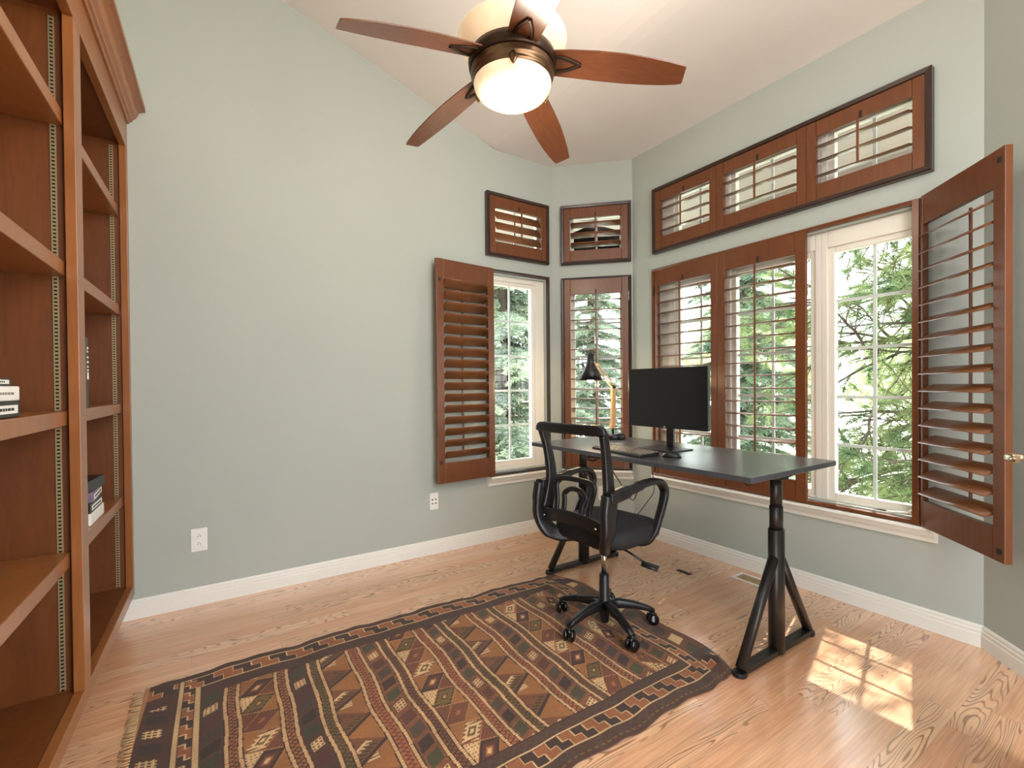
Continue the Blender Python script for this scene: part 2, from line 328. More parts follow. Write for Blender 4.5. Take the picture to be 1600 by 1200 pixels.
# ------------------------------------------------------------------ windows (local x right, y into wall)
def window(name, loc, rotz, x0,x1,z0,z1, g0,g1, gz0,gz1, rows, jamb=True, crank=False, light=False):
    """frame fills x0..x1,z0..z1; glass g0..g1,gz0..gz1"""
    fr=MB(); ya,yb=.035,.12
    for a in ((x0,g0-.035,z0,z1),(g1+.035,x1,z0,z1)): fr.box(a[0],a[1],ya,yb,a[2],a[3])
    fr.box(g0-.035,g1+.035,ya,yb,z0,gz0-.035); fr.box(g0-.035,g1+.035,ya,yb,gz1+.035,z1)
    f=struct(fr.build(name,MT['vinyl'],loc=loc,rotz=rotz,bevel=.004))
    s=MB()
    for a in ((g0-.045,g0,gz0-.045,gz1+.045),(g1,g1+.045,gz0-.045,gz1+.045),(g0,g1,gz0-.045,gz0),(g0,g1,gz1,gz1+.045)): s.box(a[0],a[1],.05,.095,a[2],a[3])
    s.build('sash',MT['vinyl'],f,bevel=.005)
    MB().box(g0-.01,g1+.01,.068,.074,gz0-.01,gz1+.01).build('glass_pane',MT['glass'],f)
    g=MB(); xm=(g0+g1)/2; g.box(xm-.009,xm+.009,.075,.083,gz0,gz1)
    for k in range(1,rows): zz=gz0+(gz1-gz0)*k/rows; g.box(g0,g1,.0755,.0825,zz-.009,zz+.009)
    g.build('grille',MT['grille'],f)
    if crank:
        c=MB(); xc=g0+.27; c.box(xc-.05,xc+.05,.012,.05,gz0-.075,gz0-.05); c.tube([(xc,.02,gz0-.05),(xc+.03,.005,gz0-.045),(xc+.11,.0,gz0-.03)],.006,8); c.lathe([(.004,-.012),(.011,-.008),(.011,.01),(.004,.014)],12,Matrix.Translation((xc+.115,0,gz0-.03)))
        c.build('crank_handle',MT['white'],f)
    return f
L0=(XW,YL,0); dX=-XW
window('window_1',L0,0,2.02+dX,2.585+dX,2.44,2.89,2.08+dX,2.525+dX,2.5,2.83,1)
window('window_2',L0,0,1.99+dX,2.585+dX,.58,2.25,2.02+dX,2.455+dX,.655,2.175,5)
window('window_3',(MX,YL,0),-PI/4,.13,.665,2.44,2.89,.19,.605,2.5,2.83,1)
window('window_4',(MX,YL,0),-PI/4,.13,.665,.58,2.25,.20,.60,.655,2.175,5)
R0=(XR,MYE,0); ry=lambda y: MYE-y
units=[(2.439,2.07),(1.95,1.454),(1.315,.925)]
edges=[2.62,2.01,1.385,.90]
for i,(a,c) in enumerate(units):
    ea=2.605 if i==0 else edges[i]
    window('window_%d'%(5+i),R0,-PI/2,ry(ea),ry(edges[i+1]),2.44,2.89,ry(a),ry(c),2.5,2.83,1)
for i,(a,c) in enumerate(units):
    window('window_%d'%(8+i),R0,-PI/2,ry(edges[i]),ry(edges[i+1]),.58,2.235,ry(a),ry(c),.63,2.10,5,crank=(i==2))

# ------------------------------------------------------------------ shutters
def louver_mesh(L):
    b=MB(); c,t=.0455,.0055; P=[(c*math.cos(a),t*math.sin(a)) for a in [2*PI*k/12 for k in range(12)]]
    b.prism(P,-L/2,L/2,'x',smooth=True)
    for s in (-1,1): b.tube([(s*L/2,0,0),(s*(L/2+.006),0,0)],.004,6)
    return b
def panel(parent, loc, rotz, w, h, nl, lz0, pitch, tilt, rb, rt, st=.062, st2=None, rod=-1, hinges=None, hmat='chrome', magnets=False, z0=0, hside=1):
    """hinged louvred panel: local x 0..w, z 0..h, room face towards -y"""
    st2=st2 or st; T=.014
    b=MB(); b.box(0,st,-T,T,0,h); b.box(w-st2,w,-T,T,0,h); b.box(st+.002,w-st2-.002,-T+.0015,T-.0015,0,rb); b.box(st+.002,w-st2-.002,-T+.0015,T-.0015,h-rt,h); b.box(st-.01,w-st2+.01,-.004,.004,.01,rb-.01); b.box(st-.01,w-st2+.01,-.004,.004,h-rt+.01,h-.01)
    p=b.build('shutter_panel',MT['shut'],parent,bevel=.002,loc=loc,rotz=rotz)
    x0,x1=st+.003,w-st2-.003; base=None
    for k in range(nl):
        if base is None: o=base=louver_mesh(x1-x0-.012).build('louver',MT['louver'],p)
        else: o=base.copy(); COL.objects.link(o); o.parent=p
        o.location=((x0+x1)/2,0,lz0+k*pitch); o.rotation_euler=(tilt,0,0)
    if rod:
        xm=(x0+x1)/2; za=lz0-.02; zb=lz0+(nl-1)*pitch+.045; yr=rod*.052
        MB().box(xm-.006,xm+.006,yr-.005,yr+.005,za,zb).build('tilt_rod',MT['shut'],p,bevel=.002)
        MB().box(xm-.006,xm+.006,rod*(T+.0015)-.002,rod*(T+.0015)+.002,h-rt+.004,h-rt+.04).build('rod_slot',MT['hole'],p)
    if hinges:
        for zz in hinges:
            hb=MB(); xx=w+.003 if hside>0 else -.003
            for k in range(5): hb.lathe([(.0045,-.008),(.0045,.008)],8,Matrix.Translation((xx,-T-.003,zz-.034+k*.017)))
            hb.lathe([(.0035,-.042),(.0035,.042)],8,Matrix.Translation((xx,-T-.003,zz)))
            hb.build('hinge',MT[hmat],p)
    if magnets:
        mb=[.045,h-.05] if magnets==1 else [.16,h-.16]
        for zz in mb:
            xx=st*.45 if hside>0 else w-st2*.45
            f=magnets_side
            MB().box(xx-.012,xx+.012,f*T-.002,f*T+.002,zz-.012,zz+.012).build('magnet_plate',MT['hole'],p)
    return p
magnets_side=-1
def frame_mesh(W,H,t,proud,inner=None):
    b=MB(); y0=-proud
    prof=[(0,0),(0,-proud+.006),(.006,-proud),(t-.004,-proud+.004),(t,-proud+.012),(t,0)]
    # four mitred rails
    def rail(p0,p1,q0,q1):
        n=len(prof); vs=[]
        for (px,pz,dx,dz) in ((p0[0],p0[1],q0[0],q0[1]),(p1[0],p1[1],q1[0],q1[1])):
            for (a,y) in prof: vs.append((px+dx*a,y,pz+dz*a))
        b.add(vs,[tuple(range(n)),tuple(range(2*n-1,n-1,-1))]+[(i,(i+1)%n,n+(i+1)%n,n+i) for i in range(n)])
    rail((0,0),(W,0),(1,1),(-1,1)); rail((0,H),(W,H),(1,-1),(-1,-1)); rail((0,0),(0,H),(1,1),(1,-1)); rail((W,0),(W,H),(-1,1),(-1,-1))
    return b
def shutter_thing(label,loc,rotz,W,H,proud,t,fm='shutframe',group=None):
    o=thing('window_shutter',label,'shutter',loc,rotz,group); frame_mesh(W,H,t,proud).build('shutter_frame',MT[fm],o); return o
def onw(loc,rotz,x,z,y=0):
    c,s=math.cos(rotz),math.sin(rotz); return (loc[0]+c*x-s*y,loc[1]+s*x+c*y,z)
# transoms
PT=.0885
def transom(label,loc,rotz,W,z0,H,panels,tilt,hl=None,hr=None,group=None,rod=-1):
    o=shutter_thing(label,loc,rotz,W,H,.048,.029,group=group); n=len(panels)
    for i,(a,c) in enumerate(panels):
        h=H-.052
        panel(o,(a,-.022,.026),0,c-a,h,3,.147,PT,tilt,.098,.092,st=.055,rod=rod,
              hinges=([.09,h-.09] if (i==0 and hl) or (i==n-1 and hr) else None),hmat=(hl if i==0 and hl else hr) or 'chrome',hside=(-1 if (i==0 and hl) else 1))
    return o
transom('small brown louvred transom shutter on the long sage wall, slats half closed',onw((0,YL,0),0,1.955,2.395),0,.645,0,.53,[(.026,.619)],math.radians(62),hl='chrome')
transom('small brown louvred transom shutter in the narrow angled corner wall, glinting slats',onw((MX,YL,0),-PI/4,.082,2.395),-PI/4,.618,0,.53,[(.026,.592)],math.radians(-15),hr='chrome')
transom('long brown transom shutter with three louvred panels above the main window',onw((XR,0,0),-PI/2,-2.635,2.395),-PI/2,1.80,0,.535,[(.026,.584),(.586,1.196),(1.198,1.774)],math.radians(11),hl='dkbronze',hr='chrome')
# lower, left wall: frame, one panel swung out against the wall
H=1.735; z0=.55; ph=1.715
o=shutter_thing('brown louvred shutter on the long sage wall, its single panel folded back flat',(1.965,YL,z0),0,.645,H,.035,.022,'shutframe')
magnets_side=1
ang=PI+math.atan2(.054,.525)
panel(o,(.018,-.052,.01),ang,.528,1.72,16,.215,.0885,math.radians(46),.155,.155,st=.045,st2=.062,rod=-1,magnets=2,hside=-1)
# face plate on the jamb where the panel hinges
MB().box(.0,.045,-.045,-.030,0,H).build('hinge_post',MT['shut'],o,bevel=.002)
# middle wall lower
o=shutter_thing('tall closed brown louvred shutter in the narrow angled wall behind the desk lamp',onw((MX,YL,0),-PI/4,.082,z0),-PI/4,.618,1.725,.035,.022)
panel(o,(.026,-.018,.012),0,.566,1.70,16,.18,.0885,math.radians(3),.125,.14,st=.055,rod=-1,hinges=[.17,1.53])
# right wall lower: three panels, the third swung into the room
z1=.548; o=shutter_thing('wide brown louvred shutter behind the desk, right panel swung into the room',(XR,2.654,z1),-PI/2,1.786,1.722,.032,.024,'shut')
panel(o,(.034,-.016,.012),0,.567,1.70,16,.182,.0885,math.radians(2),.125,.135,st=.03,st2=.052,hinges=[.17,1.53],hmat='dkbronze',hside=-1)
panel(o,(.603,-.016,.012),0,.605,1.70,16,.182,.0885,math.radians(2),.125,.135,st=.062)
MB().box(1.735,1.765,-.034,-.004,.0,1.72).build('hinge_post',MT['shut'],o,bevel=.002)
# open panel: hinge at world (3.142,.867), free end (2.76,.49)
magnets_side=-1
hx,hy=(2.654-.867),-(XR-3.135)
ang=math.atan2(.49-.867,2.76-3.142)  # world direction
panel(o,(hx,hy-.004,.0),ang+PI/2,.536,1.722,16,.195,.0885,math.radians(26),.138,.150,st=.012,st2=.062,rod=1,magnets=1,hside=-1)

# ------------------------------------------------------------------ bookcase
BA=math.radians(-1.5); BO=(-.36,3.385,0)
bk=thing('bookcase','tall cherry brown built-in bookcase with two bays, filling the wall at left','bookcase',BO,BA)
SW=.09; bays=[(.045,1.01),(1.10,2.065)]; ZT,ZB,ZF=2.65,.20,.14
fr=MB()
fr.box(-.032,0,-.045,-.0005,ZF,2.82); fr.box(-.032,0,-1.10,-1.01,ZB,ZT); fr.box(-.032,0,-2.155,-2.065,ZF,2.82)
fr.box(-.032,0,-2.065,-.045,ZT,2.82); fr.box(-.032,0,-2.065,-.045,ZF,ZB)
fr.build('face_frame',MT['case'],bk,bevel=.002)
D=-.30
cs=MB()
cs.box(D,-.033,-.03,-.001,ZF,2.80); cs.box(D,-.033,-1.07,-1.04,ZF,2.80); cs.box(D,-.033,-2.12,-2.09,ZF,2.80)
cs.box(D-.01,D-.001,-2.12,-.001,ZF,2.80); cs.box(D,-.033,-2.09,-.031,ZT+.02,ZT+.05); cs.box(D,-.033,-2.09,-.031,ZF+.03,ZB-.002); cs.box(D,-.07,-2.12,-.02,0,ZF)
cs.build('carcass',MT['case_shade'],bk)
cr_=MB(); P=[(-.02,2.795),(.010,2.795),(.014,2.806),(.024,2.81),(.027,2.82),(.040,2.832),(.050,2.85),(.054,2.868),(.070,2.876),(.085,2.88),(.085,2.905),(-.02,2.905)]
n=len(P); ya,yb=-.0005,-2.16
cr_.add([(p[0],ya,p[1]) for p in P]+[(p[0],yb,p[1]) for p in P],[tuple(range(n)),tuple(range(2*n-1,n-1,-1))]+[(i,(i+1)%n,n+(i+1)%n,n+i) for i in range(n)]); cr_.box(-.30,-.021,yb,ya,2.83,2.86)
cr_.build('crown_moulding',MT['case'],bk)
for (a,c) in ((.032,1.038),(1.072,2.088)):
    for zz in (.71,1.225,1.765,2.31):
        MB().box(D+.003,-.038,-c,-a,zz-.053,zz).build('shelf',MT['case'],bk,bevel=.003)
for y,side in ((-.03,-1),(-1.04,1),(-1.07,-1),(-2.09,1)):
    yy=y+side*.002
    for xo in (-.066,-.26):
        o=MB().box(-.0085,.0085,min(0,side*.004),max(0,side*.004),0,ZT-ZB-.01).build('shelf_strip',MT['pil'],bk); o.location=(xo,y+side*.0005,ZB+.005)

# things on the shelves (local bookcase coords -> world)
cB,sB=math.cos(BA),math.sin(BA)
def bw(x,s,z): return (BO[0]+cB*x+sB*s, BO[1]+sB*x-cB*s, z)
def cassette(name,label,cat,s0,s1,z,h,depth,body,lab,group,xf=-.05,marks=None,rot=0):
    o=thing(name,label,cat,bw(xf-depth/2,(s0+s1)/2,z),BA+rot,group); L=s1-s0
    MB().box(-depth/2,depth/2,-L/2,L/2,0,h).build('case' if cat!='book' else 'cover',body,o,bevel=.003)
    if lab:
        MB().box(depth/2,depth/2+.0012,-L/2+.02,L/2-.02,h*.25,h*.75).build('spine_label',lab,o)
        m=MB(); random.seed(int(s0*1000))
        y=-L/2+.035
        while y<L/2-.05:
            ww=random.uniform(.006,.02); m.box(depth/2+.0012,depth/2+.002,y,y+ww,h*.42,h*.58); y+=ww+.006
        m.build('spine_print',marks or MT['hole'],o)
    return o
cassette('video_cassette','black cassette case with white spine label, bottom of the left bay stack','cassette',1.50,1.70,1.226,.046,.11,MT['black'],MT['white'],'cassettes on the left bay shelf')
cassette('video_cassette','plain white cassette case in the middle of the stack on the left bay shelf','cassette',1.50,1.70,1.2725,.04,.11,MT['white'],MT['white'],'cassettes on the left bay shelf',marks=MT['key'])
cassette('video_cassette','thin dark cassette lying on top of the white case in the left bay','cassette',1.56,1.745,1.313,.022,.10,MT['black'],MT['white'],'cassettes on the left bay shelf')
pur=mat('mauve_cover',srgb(120,104,124),.4); dkg=mat('dark_green_cover',srgb(26,34,30),.4)
cassette('paperback_book','white book at the bottom of the small stack on the right bay shelf','book',.445,.70,.711,.052,.17,MT['white'],None,'stacked books in the right bay')
cassette('paperback_book','dark book with white spine lettering, directly above the white book in the right bay','book',.475,.70,.764,.044,.17,dkg,MT['white'],'stacked books in the right bay')
cassette('paperback_book','mauve book with pale lettering, second from the top of the right bay stack','book',.45,.69,.809,.044,.17,pur,MT['white'],'stacked books in the right bay',rot=math.radians(3))
cassette('paperback_book','black book on the very top of the right bay stack','book',.47,.70,.854,.048,.17,MT['black'],None,'stacked books in the right bay',rot=math.radians(-5))
o=thing('upright_case','tall black case standing upright beside the centre stile of the bookcase','case',bw(-.05-.085,.745,1.226),BA)
MB().box(-.085,.085,-.045,.045,0,.30).build('case',MT['black'],o,bevel=.003); m=MB()
for k,zz in enumerate((.12,.155,.17,.19,.21,.235,.25)): m.box(.085,.087,.022,.040,zz,zz+(.03 if k==0 else .008))
m.build('spine_print',MT['white'],o)

# ------------------------------------------------------------------ outlets, vent, floor plate
def plate(name,label,loc,rotz,w_,h_,kind,cat='outlet',group=None):
    o=thing(name,label,cat,loc,rotz,group)
    MB().box(-w_/2,w_/2,-.006,0,-h_/2,h_/2).build('cover_plate',MT['white'],o,bevel=.003)
    m=MB()
    if kind=='duplex':
        for zz in (-.024,.024):
            rc=MB(); rc.prism([(.017*math.cos(a),zz+.0145*math.sin(a)) for a in [2*PI*k/16 for k in range(16)]],-.0085,-.006,'y'); rc.build('socket',MT['white'],o)
            m.box(-.008,-.0055,-.0092,-.0086,zz-.006,zz+.004); m.box(.0055,.008,-.0092,-.0086,zz-.006,zz+.004); m.box(-.002,.002,-.0092,-.0086,zz+.006,zz+.0105)
    else:
        for xx in (-.014,.014):
            for zz in (-.016,.014): m.lathe([(.006,-.001),(.006,.001)],10,Matrix.Translation((xx,-.0068,zz))@Matrix.Rotation(PI/2,4,'X'))
    m.build('slots',MT['hole'],o); return o
plate('wall_outlet','white duplex wall outlet low on the long sage wall near the bookcase',(-.053,YL,.392),0,.084,.138,'duplex')
plate('data_outlet','white four-jack data plate below the folded-back shutter',(1.472,YL,.408),0,.072,.13,'data')
plate('wall_outlet','white wall outlet low in the narrow angled wall, behind the office chair',onw((MX,YL,0),-PI/4,.45,.33),-PI/4,.10,.13,'duplex')
o=thing('floor_vent','white metal floor vent beside the baseboard under the main window','vent',(3.008,1.69,0))
b=MB(); b.box(-.065,.065,-.14,-.12,0,.006); b.box(-.065,.065,.12,.14,0,.006); b.box(-.065,-.045,-.12,.12,0,.006); b.box(.045,.065,-.12,.12,0,.006); b.build('vent_frame',MT['white'],o,bevel=.002)
b=MB(); b.box(-.045,.045,-.12,.12,0,.001)
for k in range(16): b.box(-.045,.045,-.115+k*.015,-.110+k*.015,.001,.005)
b.build('vent_grille',mat('tan_vent',srgb(176,150,110),.5),o)
o=MB().box(-.017,.017,-.052,.052,0,.004).build('floor_plate',MT['dkbronze'],bevel=.002,loc=(2.752,2.057,0)); tag(o,'small dark rectangular plate set into the floor beneath the desk','floor plate')

# ------------------------------------------------------------------ desk
dk=thing('standing_desk','long black standing desk with charcoal A-frame legs in front of the windows','desk',(2.305,1.89,0))
DX,DY=2.305,1.89
MB().box(1.915-DX,2.695-DX,1.095-DY,2.690-DY,.879,.905).build('tabletop',MT['desk'],dk,bevel=.003)
MB().box(-.16,.10,-.60,.60,.84,.868).box(-.2,-.15,-.55,.55,.845,.879).build('underframe',MT['steel'],dk,bevel=.004)
def oval(rx,ry,n=20): return [(rx*math.cos(2*PI*k/n),ry*math.sin(2*PI*k/n)) for k in range(n)]
def desk_leg(y):
    x=2.285-DX; y=y-DY
    T=Matrix.Translation((x,y,0))
    lg=MB().prism(oval(.043,.034),.012,.604,'z',T,True).build('leg',MT['steel'],dk)
    MB().prism(oval(.0355,.028),.604,.714,'z',T,True).prism(oval(.0325,.025),.714,.85,'z',T,True).build('lift_column',MT['steel'],lg)
    br=MB()
    P=[(-.05,.845),(-.05,.852),(-.32,.872),(-.32,.879),(.32,.879),(.32,.872),(.05,.852),(.05,.845)]
    br.prism([(x+p[0]*(.8),p[1]) for p in P],y-.04,y+.04,'y'); br.build('top_bracket',MT['steel'],lg,bevel=.003)
    for s in (-1,1):
        p0=Vector((x+s*.012,y,.49)); p1=Vector((x+s*.305,y,.03))
        MB().tube([p0,p1],[(.022,.024),(.022,.024)],16,up=(s,0,1)).build('brace',MT['steel'],lg)
        MB().prism([(x+s*.31+.034*math.cos(a),y+.03*math.sin(a)) for a in [2*PI*k/16 for k in range(16)]],0.0,.022,'z').build('foot_cap',MT['black'],lg,bevel=.004)
    MB().box(x-.30,x+.30,y-.024,y+.024,.008,.034).build('foot_bar',MT['steel'],lg,bevel=.003)
desk_leg(1.186); desk_leg(2.565)
b=MB().tube([(1.93-DX,2.12-DY,.872),(1.925-DX,2.12-DY,.862),(1.92-DX,2.10-DY,.853),(1.92-DX,2.06-DY,.853),(1.925-DX,2.04-DY,.862),(1.93-DX,2.04-DY,.872)],.006,8); b.box(-.37,-.30,.14,.24,.865,.879)
b.build('control_paddle',MT['black'],dk,bevel=.002)
# cables
def cable(label,pts,r=.0025,group=None,name='cable'):
    o=MB().tube(smooth_curve(pts,8),r,6).build(name,MT['black']); return tag(o,label,'cable',group)
cable('thin black cable hanging from the front desk edge down behind the chair',[(1.95,1.98,.878),(1.96,1.97,.83),(2.04,1.96,.72),(2.12,1.96,.62),(2.2,2.0,.60),(2.3,2.05,.66)],.003)
cable('black cord dropping in a loop from the desk to the window wall',[(2.38,2.02,.878),(2.42,2.05,.75),(2.44,2.05,.62),(2.38,2.05,.55),(2.25,2.1,.42),(2.15,2.2,.42),(2.1,2.35,.5),(2.15,2.5,.6)])
cable('short black cable sagging in two loops under the right end of the desk',[(2.02,1.38,.878),(2.05,1.36,.858),(2.05,1.30,.853),(2.06,1.25,.866),(2.08,1.22,.84),(2.06,1.19,.838),(2.05,1.16,.862),(2.04,1.14,.876)])

# ------------------------------------------------------------------ monitor
mo=thing('monitor','black flat computer monitor standing on the desk, screen off','monitor',(2.35,1.89,.905))
MB().box(.0,.028,-.295,.295,.13,.502).box(.028,.05,-.2,.2,.2,.44).build('housing',MT['black'],mo,bevel=.004)
MB().box(-.0015,.0,-.288,.288,.150,.496).build('screen',MT['screen'],mo)
MB().box(-.003,-.0002,-.294,.294,.131,.148).build('bottom_bezel',MT['black'],mo,bevel=.001)
MB().box(-.0036,-.0031,-.007,.007,.136,.142).build('maker_badge',MT['chrome'],mo)
MB().box(.045,.065,-.025,.025,.008,.25).build('neck',MT['black'],mo,bevel=.003)
MB().box(-.11,.10,-.13,.13,0,.008).build('stand_base',MT['black'],mo,bevel=.003)
# keyboard
kb=thing('keyboard','black computer keyboard lying on the front edge of the desk','keyboard',(2.055,1.95,.905),math.radians(-8))
b=MB(); b.prism([(-.07,.004),(-.066,.014),(.066,.024),(.07,.018),(.07,0),(-.07,0)],-.222,.222,'y'); b.build('keyboard_body',MT['black'],kb,bevel=.002)
def keys(parent,rows):
    base=MB().box(-.0078,.0078,-.0078,.0078,0,.007).build('keycap_block',MT['key'],None)
    bpy.data.objects.remove(base)
    for r in range(6):
        xx=-.050+r*.0198+(.006 if r==5 else 0); m=MB(); y=.212
        col=0
        while y>-.205:
            wd=.0165
            if r==0 and .06<y<.10: wd=.105
            if not (.071-.02>y-wd/2>.0 and False):
                zz=.0135+.010*(xx+.066)/.132
                m.box(xx-.0078,xx+.0078,y-wd,y,zz,zz+.006)
            y-=wd+.0028; col+=1
            if col in (15,): y-=.010
        m.build('key_row',MT['key'],parent,bevel=.0012)
keys(kb,6)
ms=MB()
rs=[]
for k in range(9):
    t=-1+2*k/8; rr=math.sqrt(max(.02,1-t*t)); rs.append([Vector((.052*t,.029*rr*math.cos(a),max(0,.030*rr*math.sin(a)))) for a in [2*PI*j/16 for j in range(16)]])
ms.rings(rs); o=ms.build('computer_mouse',MT['black'],loc=(2.125,1.665,.9055),rotz=math.radians(-60)); tag(o,'small black computer mouse beside the right end of the keyboard','computer mouse')

# ------------------------------------------------------------------ desk lamp
lp=thing('desk_lamp','desk lamp with black cone shade and pale wooden arms, lit, at the far desk end','lamp',(2.525,2.5,.905))
MB().lathe([(.0,.0),(.088,.0),(.09,.004),(.09,.030),(.086,.036),(.0,.036)],40).build('lamp_base',MT['black'],lp)
MB().lathe([(.008,.036),(.008,.11)],14).build('stem',MT['black'],lp)
Rv=Vector((.838,-.546,0)) # sideways direction of the arm plane
a0=Vector((0,0,.095)); a1=Vector((.004,-.003,.385))
for s in (-1,1): 
    off=Vector((.546,.838,0))*.014*s
    MB().tube([a0+off,a1+off],[(.017,.006),(.017,.006)],8,up=Rv,sq=True,smooth=False).build('lower_arm',MT['lampwood'],lp)
MB().box(-.026,.012,-.012,.012,.078,.112).build('lower_joint',MT['lampwood'],lp,bevel=.002)
a2=a1-Rv*.125+Vector((0,0,.165))
for s in (-1,1):
    off=Rv*.010*s+Vector((0,0,.006*s))
    MB().tube([a1+off,a2+off],[(.005,.010),(.005,.010)],8,up=Rv,sq=True,smooth=False).build('upper_arm',MT['lampwood'],lp)
for p in (a1,a2): MB().tube([p-Vector((.546,.838,0))*.024,p+Vector((.546,.838,0))*.024],.013,12).build('joint_knob',MT['lampwood'] if p is a2 else MT['black'],lp)
sc=a2-Rv*.045
sh=MB(); T=Matrix.Translation(sc)
out=[(.012,.092),(.014,.078),(.025,.074),(.026,.02),(.034,.0),(.056,-.045),(.091,-.115)]
sh.lathe(out+[(.089,-.114),(.054,-.046),(.032,-.004),(.019,.02)],36,T,caps=False); sh.lathe([(.0005,.086),(.012,.085)],36,T,caps=False)
sh.build('lamp_shade',MT['black'],lp)
MB().lathe([(.001,-.02),(.012,-.035),(.016,-.05),(.028,-.082),(.030,-.1),(.022,-.122),(.008,-.132),(.0005,-.133)],20,T,caps=False).build('light_bulb',MT['bulb'],lp)
MB().tube(smooth_curve([sc+Vector((0,0,.08)),sc+Rv*.03+Vector((0,0,.07)),a2+Rv*.02,a1+Rv*.02-Vector((0,0,.02)),a1-Rv*.02-Vector((0,0,.1)),a0+Rv*.02,Vector((.02,-.01,.04))],6),.002,6).build('lamp_cord',MT['black'],lp)
pl=bpy.data.lights.new('bulb_light','POINT'); pl.energy=4; pl.color=(1,.74,.42); pl.shadow_soft_size=.02
po=bpy.data.objects.new('bulb_light',pl); COL.objects.link(po); po.parent=lp; po.location=sc+Vector((0,0,-.15))

# ------------------------------------------------------------------ office chair
ch=thing('office_chair','black swivel office chair with open frame back and looped armrests','office chair',(1.779,1.835,.009),math.radians(8))
BL=MT['black']
# star base (world angles 40+72k)
for k in range(5):
    a=math.radians(40+72*k-8); d=Vector((math.cos(a),math.sin(a),0))
    leg=MB().tube([d*.02+Vector((0,0,.115)),d*.08+Vector((0,0,.118)),d*.16+Vector((0,0,.108)),d*.235+Vector((0,0,.088)),d*.268+Vector((0,0,.074))],[(.026,.022),(.024,.021),(.019,.018),(.014,.016),(.010,.015)],12,up=(0,0,1),sq=True).build('base_leg',BL,ch)
    c=MB(); p=d*.262; q=a+1.1+k*1.3; t=Vector((math.cos(q),math.sin(q),0)); nrm=Vector((-t.y,t.x,0))
    for s in (-1,1):
        cc=p+nrm*.017*s+Vector((0,0,.0305))
        M=Matrix.Translation(cc)@Matrix(((t.x,0,nrm.x,0),(t.y,0,nrm.y,0),(0,1,0,0),(0,0,0,1)))
        c.lathe([(.0,-.012),(.022,-.012),(.029,-.007),(.0305,0),(.029,.007),(.022,.012),(.0,.012)],20,M)
    c.tube([p+Vector((0,0,.03)),p+Vector((0,0,.08))],.007,10)
    c.tube([p-t*.018+Vector((0,0,.046)),p+Vector((0,0,.055)),p+t*.018+Vector((0,0,.046))],[(.012,.012)]*3,8,up=(0,0,1))
    c.build('caster',MT['gloss'],leg)
MB().lathe([(.0,.02),(.020,.02),(.024,.03),(.026,.06),(.034,.10),(.036,.135),(.027,.145),(.026,.275),(.022,.28),(.0,.28)],28).build('column_cover',BL,ch)
MB().lathe([(.014,.27),(.014,.45)],20).build('gas_lift',MT['chrome'],ch)
MB().box(-.11,.11,-.07,.07,.445,.478).box(-.16,.16,-.12,.12,.47,.482).box(-.05,.05,-.045,.045,.415,.45).build('seat_mechanism',BL,ch,bevel=.008)
lv=MB().tube([(.03,-.03,.445),(.05,-.12,.415),(.07,-.21,.375)],.006,8); lv.tube([(.055,-.20,.375),(.085,-.275,.36)],[(.010,.022),(.008,.030)],12,up=(0,0,1),sq=True); lv.build('height_lever',BL,ch)
# seat cushion: rounded superellipse loft
rs=[]
def seat_ring(k,z,x0=.03):
    out=[]
    for j in range(40):
        a=2*PI*j/40; c,s=math.cos(a),math.sin(a); c=math.copysign(abs(c)**.55,c); s=math.copysign(abs(s)**.6,s)
        x=x0+.235*k*c; zz=z-(max(0,(x-.14))**2)*1.4+(max(0,-x-.1))**2*.5
        out.append(Vector((x,.235*k*s,zz)))
    return out
for k,zz in ((.05,.478),(.82,.478),(.94,.484),(1.0,.502),(1.02,.528),(1.0,.552),(.95,.570),(.86,.579),(.6,.582),(.3,.579),(.05,.578)): rs.append(seat_ring(k,zz))
MB().rings(rs).build('seat',MT['fabric'],ch)
# back frame: posts, top rail
def backx(z): # profile of the back, lumbar forward
    pts=[(.60,-.245),(.70,-.215),(.80,-.205),(.90,-.215),(1.0,-.238),(1.09,-.268)]
    for (z_a,x_a),(z_b,x_b) in zip(pts,pts[1:]):
        if z_a<=z<=z_b: t=(z-z_a)/(z_b-z_a); return x_a+(x_b-x_a)*t
    return pts[-1][1] if z>1 else pts[0][1]
bf=MB()
for s in (-1,1):
    P=[(backx(z_),s*y_,z_) for z_,y_ in ((.64,.198),(.72,.196),(.80,.190),(.88,.190),(.96,.194),(1.02,.199),(1.06,.203))]
    Cc=smooth_curve(P,4); bf.tube(Cc,[(.040-.017*min(1,i/(len(Cc)*.7)),.016) for i in range(len(Cc))],12,up=(1,0,0),sq=True)
P=[(-.268,-.203,1.06),(-.275,-.19,1.078),(-.282,-.10,1.078),(-.285,0,1.078),(-.282,.10,1.078),(-.275,.19,1.078),(-.268,.203,1.06)]
bf.tube(smooth_curve(P,5),(.017,.026),12,up=(1,0,0),sq=True)
bf.build('back_frame',BL,ch)
